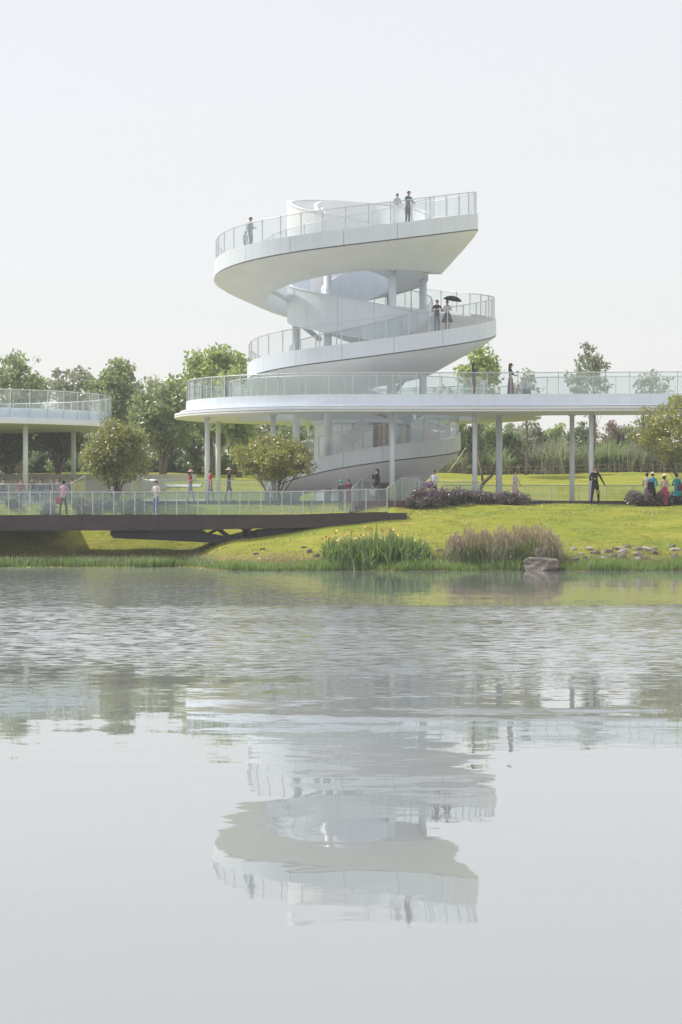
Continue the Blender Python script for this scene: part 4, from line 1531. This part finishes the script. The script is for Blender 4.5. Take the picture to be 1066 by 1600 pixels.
def finish_people():
    bpy.context.view_layer.update()
    dg = bpy.context.evaluated_depsgraph_get()
    for q in PENDING:
        me = bpy.data.meshes.new_from_object(q['tmp'].evaluated_get(dg))
        J, E, zone, H = q['J'], q['E'], q['zone'], q['H']
        order = {'skin': 0, 'top': 1, 'bottom': 2, 'shoe': 3}
        me.materials.clear()
        for m_ in (SKIN, cloth(q['top']), cloth(q['bottom']), q['shoe'], EYEM, LIPM):
            me.materials.append(m_)
        A = np.array([J[a] for a, b in E])
        B = np.array([J[b] for a, b in E])
        D = B - A
        L2 = (D * D).sum(1)
        for p in me.polygons:
            c = np.array(p.center)
            t = np.clip(((c - A) * D).sum(1) / L2, 0, 1)
            d = np.linalg.norm(c - (A + D * t[:, None]), axis=1)
            i = int(d.argmin())
            e = E[i]
            z = zone[e[1]] if t[i] > .5 or zone[e[1]] == 'skin' and zone[e[0]] == 'skin' else zone[e[0]]
            if zone[e[1]] == 'top' and zone[e[0]] == 'bottom':
                z = 'top'
            p.material_index = order[z]
            p.use_smooth = True
        bm = bmesh.new()
        bm.from_mesh(me)

        def blob(c, r, mi, sc=(1, 1, 1)):
            k = bmesh.ops.create_icosphere(bm, subdivisions=1, radius=1.0)
            for v in k['verts']:
                v.co = Vector((v.co.x * r * sc[0], v.co.y * r * sc[1], v.co.z * r * sc[2])) + Vector(c)
            for v in k['verts']:
                for f in v.link_faces:
                    f.material_index = mi
        hc = J[6]
        for s_ in (-1, 1):
            blob(hc + Vector((s_ * .018, -.047, 0.0)) * H, .005 * H, 4, (1.3, .8, .8))
            blob(hc + Vector((s_ * .043, .002, -.006)) * H, .011 * H, 0, (.4, .8, 1.3))
        blob(hc + Vector((0, -.052, -.016)) * H, .009 * H, 0, (.8, 1.2, 1.3))
        blob(hc + Vector((0, -.047, -.036)) * H, .009 * H, 5, (1.4, .6, .5))
        for s_, iw, ih in q['hands']:
            w, h = J[iw], J[ih]
            d = (h - w).normalized()
            sd = d.cross(Vector((0, 0, 1)) if abs(d.z) < .8 else Vector((0, 1, 0))).normalized()
            up_ = sd.cross(d)
            for j, (o, ln) in enumerate(((-.013, .034), (-.0045, .040), (.0045, .038), (.013, .030), (.020, .026))):
                thumb = j == 4
                b = (h if not thumb else w.lerp(h, .45)) + sd * o * H
                dd = (d + (sd * .9 if thumb else Vector((0, 0, 0)))).normalized()
                m1 = b + dd * ln * .6 * H
                m2 = m1 + (dd - up_ * .55).normalized() * ln * .5 * H
                v, f = tube_vf([b - dd * .012 * H, m1, m2], [.0056 * H, .0050 * H, .0036 * H], 5)
                vs = [bm.verts.new(x) for x in v]
                for ff in f:
                    try:
                        nf = bm.faces.new([vs[i] for i in ff])
                        nf.material_index = 0
                        nf.smooth = True
                    except ValueError:
                        pass
        bm.to_mesh(me)
        bm.free()
        e = thing('person', q['label'], 'person', q['loc'], q['group'])
        e.rotation_euler = (0, 0, R_(q['yaw']))
        b = bpy.data.objects.new('body', me)
        COL.objects.link(b)
        b.parent = e

        def sub(name, v, f, m_, smooth=True):
            o = part(name, v, f, m_, None, smooth)
            o.parent = e
            return o

        def lathe(prof, n, c, folds=0, famp=0, seed=0, squash=1.0):
            v, f = [], []
            for k_, (r, z) in enumerate(prof):
                for i in range(n):
                    a = 2 * PI * i / n
                    rr = r * (1 + famp * math.sin(folds * a + seed) * k_ / len(prof))
                    v.append((c[0] + rr * math.cos(a), c[1] + rr * math.sin(a) * squash, c[2] + z))
            for k_ in range(len(prof) - 1):
                for i in range(n):
                    f.append((k_ * n + i, k_ * n + (i + 1) % n, (k_ + 1) * n + (i + 1) % n, (k_ + 1) * n + i))
            return v, f
        # hair cap (+ long fall at the back)
        hb = bmesh.new()
        bmesh.ops.create_uvsphere(hb, u_segments=16, v_segments=12, radius=1)
        kill = []
        for v in hb.verts:
            v.co = Vector((v.co.x * .050, v.co.y * .060 + .004, v.co.z * .058 + .006)) * H + hc
        for f in hb.faces:
            c = (f.calc_center_median() - hc) / H
            if c.z < .012 and c.y < .010 or c.z < -.034 or (c.y < -.03 and c.z < .026):
                kill.append(f)
        bmesh.ops.delete(hb, geom=kill, context='FACES')
        if q['hair'] in ('long', 'bob', 'bun'):
            ln = {'long': .15, 'bob': .06, 'bun': .0}[q['hair']]
            if ln:
                k = bmesh.ops.create_uvsphere(hb, u_segments=12, v_segments=8, radius=1)
                for v in k['verts']:
                    v.co = Vector((v.co.x * .052, v.co.y * .030 + .044 + .012 * (v.co.z < 0), v.co.z * (.05 + ln * .5) - ln * .42)) * H + hc
            else:
                k = bmesh.ops.create_uvsphere(hb, u_segments=10, v_segments=8, radius=.026 * H)
                for v in k['verts']:
                    v.co += hc + Vector((0, .05, .052)) * H
        hm = bpy.data.meshes.new('hair')
        hb.to_mesh(hm)
        hb.free()
        ho = obj('hair', hm, HAIRM, None, True)
        ho.parent = e
        if q['hat']:
            col, brim = q['hat']
            c = hc + Vector((0, .002, .030)) * H
            if brim:
                pr = [(.112, -.012), (.108, -.004), (.060, .008), (.056, .045), (.040, .058), (.004, .062)]
            else:
                pr = [(.058, -.010), (.058, .018), (.048, .042), (.028, .052), (.004, .055)]
            v, f = lathe([(r * H, z * H) for r, z in pr], 18, c, 5, .05)
            if not brim:
                v2, f2 = boxv((c.x, c.y - .075 * H, c.z - .004 * H), (.085 * H, .06 * H, .008 * H))
                v, f = merge([(v, f), (v2, f2)])
            sub('hat', v, f, cloth(col))
        if q['skirt']:
            col, z1, z0, w = q['skirt']
            n_ = 7
            pr = []
            for k in range(n_):
                u = k / (n_ - 1)
                pr.append(((.078 + (w - .078) * u ** .8) * H, (z1 + (z0 - z1) * u) * H))
            v, f = lathe(pr, 26, (0, 0, 0), 9, .10, q['yaw'], .82)
            sub('skirt', v, f, cloth(col))
        if q['dress']:
            pass
        bpy.data.objects.remove(q['tmp'])


def on_ramp(px, t0, t1, off):
    return ramp_at(px, t0, t1, off)[1]


PE = {}
DK = (0.030, 0.034, 0.045)
p = on_ramp(637, -.1, .9, .45)
person('person in dark trousers and grey top leaning on the top railing', p, 1.74, 35, (.16, .19, .24), (.055, .06, .085), ('rail', 'rail'), lean=.15)
p = tpos(-.30, 5.0, zt(-.3) - .14)
person('person in pale top at the back of the uppermost platform', (PX(621, p.y), p.y, p.z), 1.66, 20, (.40, .46, .52), (.25, .28, .32), ('hold', 'hold'))
p = on_ramp(392, .2, 1.0, .5)
person('adult in grey-green clothes at the left end of the top ramp', p, 1.68, 60, (.32, .40, .40), (.36, .42, .44), ('down', 'hold'))
p = on_ramp(384, .2, 1.0, .75)
person('small child beside the adult at the left end of the top ramp', p, 1.12, 40, (.45, .50, .52), (.40, .45, .46), ('down', 'down'))
UP = on_ramp(683, 1.9, 2.6, .42)
person('man in dark jacket and grey jeans leaning on the second-turn railing', UP, 1.74, 5, (.035, .04, .055), (.17, .21, .28), ('rail', 'rail'), lean=.10)
UW = on_ramp(699, 1.9, 2.6, .55)
person('woman in cream top and dark skirt holding the black umbrella', UW, 1.62, -15, (.62, .60, .54), SKIN.name and (.45, .32, .26), ('hold', 'up'), skirt=((.05, .055, .085), .60, .30, .19), hair='bun', shoe=SHOEB)
person('woman in dark jacket and maroon trousers facing right on the walkway', (PX(741, 122.6), 122.6, 8.352), 1.66, 78, (.045, .07, .085), (.16, .035, .055), ('face', 'hold'), hair='long')
person('woman in black top and long maroon dress holding a camera pole on the walkway', (PX(798, 122.6), 122.6, 8.352), 1.62, 75, (.035, .035, .055), (.14, .045, .075), ('rail', 'rail'), hair='long', hat=((.03, .03, .04), False), skirt=((.15, .05, .08), .56, .06, .125))
person('person in dark clothes behind the glass at the left curve of the walkway', (PX(353, 135.5), 135.5, 8.352), 1.62, 120, (.16, .19, .25), (.14, .16, .22), ('down', 'hold'))
BD = 113.0
person('woman with pink jacket and red bag leaning on the bridge railing', (PX(99, BD), BD, 2.345), 1.62, 170, (.62, .36, .42), (.05, .055, .07), ('rail', 'rail'), 'wide', hair='bun', lean=.12, shoe=SHOEW)
person('man in white shirt and blue jeans looking at his phone on the bridge', (PX(244, 112.7), 112.7, 2.345), 1.62, -35, (.72, .68, .66), (.09, .15, .32), ('hold', 'hold'), sleeves=False, shoe=SHOEW)
person('woman in red top, pink sun hat and jeans walking left of the paired columns', (PX(298, 122.3), 122.3, 3.02), 1.58, 95, (.36, .035, .05), (.20, .25, .36), ('hold', 'down'), 'walk', hat=((.70, .42, .42), True), hair='bob')
person('man in bright red shirt between the paired walkway columns', (PX(329, 125.4), 125.4, 3.02), 1.66, 90, (.55, .05, .06), (.10, .12, .17), ('down', 'down'), 'walk')
person('person in black shirt and straw hat beside the paired walkway columns', (PX(358, 122.6), 122.6, 3.02), 1.68, 80, (.05, .055, .07), (.07, .08, .11), ('hold', 'hold'), 'walk', hat=((.72, .55, .45), True))
person('woman in black coat talking on the phone at the terrace steps', (PX(589, 118.0), 118.0, 3.03), 1.60, -65, (.030, .032, .042), (.30, .32, .34), ('face', 'down'), 'walk', hair='bob', shoe=SHOEW, skirt=((.030, .032, .042), .60, .40, .105))
person('woman in pale blouse carrying purple flowers behind the purple shrubs', (PX(679, 119.0), 119.0, 2.95), 1.62, -25, (.62, .64, .68), (.08, .08, .12), ('hold', 'hold'), hair='bun')
person('woman in white patterned top and brown dress walking behind the flowers', (PX(805, 121.0), 121.0, 3.02), 1.58, 60, (.58, .57, .60), (.27, .14, .12), ('hold', 'out'), 'walk', hair='bun', skirt=((.50, .42, .42), .62, .22, .115))
person('tall man dressed all in black standing on the lawn', (PX(930, 117.6), 117.6, gz(PX(930, 117.6), 117.6)), 1.90, 12, (.018, .020, .028), (.018, .020, .028), ('hold', 'out'), 'wide', skirt=((.018, .020, .028), .62, .44, .10))
person('person in pale top half hidden behind the blue-shirted hiker', (PX(1011, 118.9), 118.9, gz(PX(1011, 118.9), 118.9)), 1.62, 150, (.55, .42, .38), (.25, .22, .24), ('down', 'hold'))
person('hiker in turquoise shirt, cream cap and black backpack on the lawn', (PX(1020, 118.0), 118.0, gz(PX(1020, 118.0), 118.0)), 1.66, 165, (.05, .30, .45), (.030, .035, .045), ('hold', 'hold'), hat=((.72, .66, .50), False), shoe=SHOEW)
person('woman in beige top, sun hat and long magenta skirt on the lawn', (PX(1039, 118.0), 118.0, gz(PX(1039, 118.0), 118.0)), 1.56, 140, (.50, .42, .38), (.35, .04, .12), ('hold', 'down'), hat=((.75, .66, .50), True), hair='bob', skirt=((.42, .05, .14), .61, .06, .135))
person('woman in long teal tunic at the right edge on the lawn', (PX(1058, 118.0), 118.0, gz(PX(1058, 118.0), 118.0)), 1.56, 175, (.02, .26, .31), (.035, .04, .05), ('down', 'hold'), hair='bun', skirt=((.02, .26, .31), .63, .30, .11))
person('person in teal cap and dark clothes seen through the bridge glass', (PX(533, 116.6), 116.6, gz(PX(533, 116.6), 116.6)), 1.42, 30, (.10, .12, .16), (.12, .12, .16), ('hold', 'down'), hat=((.06, .40, .45), False))
person('person in magenta dress seen through the bridge glass', (PX(545, 116.9), 116.9, gz(PX(545, 116.9), 116.9)), 1.40, -20, (.20, .05, .11), (.20, .05, .11), ('down', 'hold'), hair='bob', skirt=((.20, .05, .11), .6, .25, .11))
SEATL = ['at the left edge of the picture', 'second from the left edge', 'just right of the left terrace column', 'left of the forked dark tree', 'right under the forked dark tree', 'behind the woman with the pink jacket', 'nearest the right terrace column']
SC = [(.06, .07, .1), (.30, .10, .10), (.05, .06, .08), (.10, .13, .2), (.08, .08, .09), (.25, .24, .25), (.06, .08, .12)]
for k, px in enumerate((6, 32, 50, 63, 80, 90, 111)):
    x = PX(px, 127)
    person('seated dark-haired person behind the bridge, ' + SEATL[k], (x, 127 + .25 * (k % 2), 2.98 + .03 * (k % 3)), 1.66, (k * 53) % 120 - 60, SC[k], (.05, .06, .09), ('lap', 'lap'), 'sit', hair=('short', 'bob')[k % 2], group='people seated behind the bridge')
finish_people()

bn = thing('long_bench', 'long pale bench with seated people at the left behind the bridge', 'bench', (PX(58, 127.2), 127.2, 2.86))
for i in range(3):
    box('seat_slat', (PX(58, 127.2), 127.02 + .16 * i, 3.33), (4.9, .14, .05), CONC, bn)
for i in range(4):
    box('leg', (PX(58, 127.2) - 2.1 + 1.4 * i, 127.18, 3.07), (.10, .40, .46), CONC, bn)

# umbrella
up0 = Vector((PX(709, UW.y), UW.y - .02, CAMZ + (CY - 463) / FPX * UW.y))
um = thing('umbrella', 'open black umbrella held over the pair on the second ramp turn', 'umbrella', up0)
BLK = mat('black_umbrella_fabric', (.020, .021, .030), .7, .15)
apex = up0 + Vector((-.02, 0, .02))
axis = Vector((.16, 0, 1)).normalized()
e1 = axis.cross(Vector((0, 1, 0))).normalized()
e2 = axis.cross(e1)
for k in range(8):
    v, f = [], []
    a0, a1 = 2 * PI * k / 8, 2 * PI * (k + 1) / 8
    for i in range(5):
        u = i / 4
        for j in range(5):
            a = a0 + (a1 - a0) * j / 4
            sag = 1 - .10 * u * math.sin(PI * j / 4)
            v.append(apex + (e1 * math.cos(a) + e2 * math.sin(a)) * .50 * math.sin(u * 1.25) * sag / math.sin(1.25) - axis * .23 * (1 - math.cos(u * 1.25)) / (1 - math.cos(1.25)))
    f = [(i * 5 + j, i * 5 + j + 1, i * 5 + j + 6, i * 5 + j + 5) for i in range(4) for j in range(4)]
    part('canopy_panel', v, f, BLK, um, True)
sh_ = tube('shaft', [apex + axis * .05, apex - axis * .62], .008, STEEL, um, 6)
tube('handle', [apex - axis * .62, apex - axis * .72, apex - axis * .75 + e1 * .03], .014, BLK, sh_, 6)


def bag(name, label, c, w, h, d, m_, strap=True, rz=0):
    t = thing(name, label, 'bag', c)
    bm = bmesh.new()
    bmesh.ops.create_cube(bm, size=1)
    bmesh.ops.subdivide_edges(bm, edges=bm.edges[:], cuts=3, use_grid_fill=True)
    for v in bm.verts:
        q = v.co
        bul = 1 - .22 * (abs(q.z) * 2) ** 2
        v.co = Vector((q.x * w * (1 - .14 * q.z), q.y * d * bul, (q.z + .5) * h)) 
        v.co.rotate(Matrix.Rotation(rz, 3, 'Z'))
        v.co += Vector(c)
    me = bpy.data.meshes.new(name)
    bm.to_mesh(me)
    bm.free()
    pch = obj('pouch', me, m_, t, True)
    if strap:
        a = Vector(c)
        tube('strap', [a + Vector((-w * .32, 0, h * .95)), a + Vector((-w * .2, 0, h * 1.5)), a + Vector((w * .2, 0, h * 1.5)), a + Vector((w * .32, 0, h * .95))], .012, m_, pch, 5)
    return t


bag('camera_bag', 'small grey bag on the walkway floor right of the maroon dress', P(823, 616.5, 122.6) + Vector((0, 0, 0.0)), .42, .30, .22, cloth((.16, .18, .24)))
bag('tote_bag', 'white tote bag by the woman in the black coat at the steps', P(582, 776, 117.7), .28, .34, .10, cloth((.62, .60, .57)))
bag('tote_bag', 'white tote bag near the top of the left stair rail', P(557, 775, 117.9), .26, .36, .10, cloth((.66, .64, .62)))
bag('red_bag', 'red bag hanging from the woman in the pink jacket on the bridge', P(91, 787, 112.85), .24, .30, .12, cloth((.48, .07, .09)), rz=.4)
bag('backpack', 'black backpack on the hiker in turquoise', P(1017, 768, 117.80), .30, .46, .18, cloth((.02, .02, .026)), False)
bag('shoulder_bag', 'dark red shoulder bag on the woman in teal', P(1063, 766, 117.80), .24, .28, .10, cloth((.12, .03, .06)))
bag('hand_bag', 'brown bag held by the man in black', P(935, 773, 117.40), .16, .22, .09, cloth((.30, .19, .13)), False)
# camera pole in the hands of the woman with the maroon dress
tp = thing('camera_pole', 'thin dark camera pole in front of the woman in maroon', 'tripod', P(810, 617, 122.5))
b = P(810, 616, 122.5)
pole_ = tube('pole', [b + Vector((0, 0, .25)), P(809, 583, 122.5)], .014, SHOEB, tp, 6)
for a in (0.3, 2.4, 4.5):
    tube('leg', [b + Vector((math.cos(a) * .16, math.sin(a) * .16, .01)), b + Vector((0, 0, .45))], .010, SHOEB, tp, 5)
box('camera', (P(809, 581, 122.5).x, 122.5, P(809, 581, 122.5).z), (.12, .08, .08), SHOEB, pole_)
# flowers in the arm of the woman at the shrubs
gg = random.Random(9)
bq = P(671, 757, 118.75)
C = [(bq.x + gg.uniform(-.14, .14), bq.y + gg.uniform(-.1, .1), bq.z + gg.uniform(-.12, .14)) for _ in range(12)]
bt = thing('bouquet', 'purple bouquet in the arms of the woman in the pale blouse', 'flowers', bq - Vector((0, 0, .2)))
L_BQ = leafmat('bouquet_purple', (0.22, 0.12, 0.26), (0.42, 0.28, 0.46), .4)
obj('blossom', fastmesh('blossom', leaf_cloud(C, [.1] * 12, 700, .04, 91, 1), 4), L_BQ, bt)
tube('stems', [bq - Vector((-.05, 0, .35)), bq], .02, L_CANNA, bt, 6)

# ------------------------------------------------------------------ air
HAZE = 0.00060
hm_ = bpy.data.materials.new('haze')
hm_.use_nodes = True
hn = hm_.node_tree.nodes
hn.clear()
ho_ = hn.new('ShaderNodeOutputMaterial')
pv = hn.new('ShaderNodeVolumePrincipled')
pv.inputs['Color'].default_value = (0.95, 0.97, 1.0, 1)
pv.inputs['Density'].default_value = HAZE
pv.inputs['Anisotropy'].default_value = 0.3
hm_.node_tree.links.new(pv.outputs[0], ho_.inputs['Volume'])
hz = part('haze', *boxv((0, 90, 12.0), (640, 460, 30.0)), hm_)
kind(hz, 'stuff', 'thin pale summer haze over the lake and park')
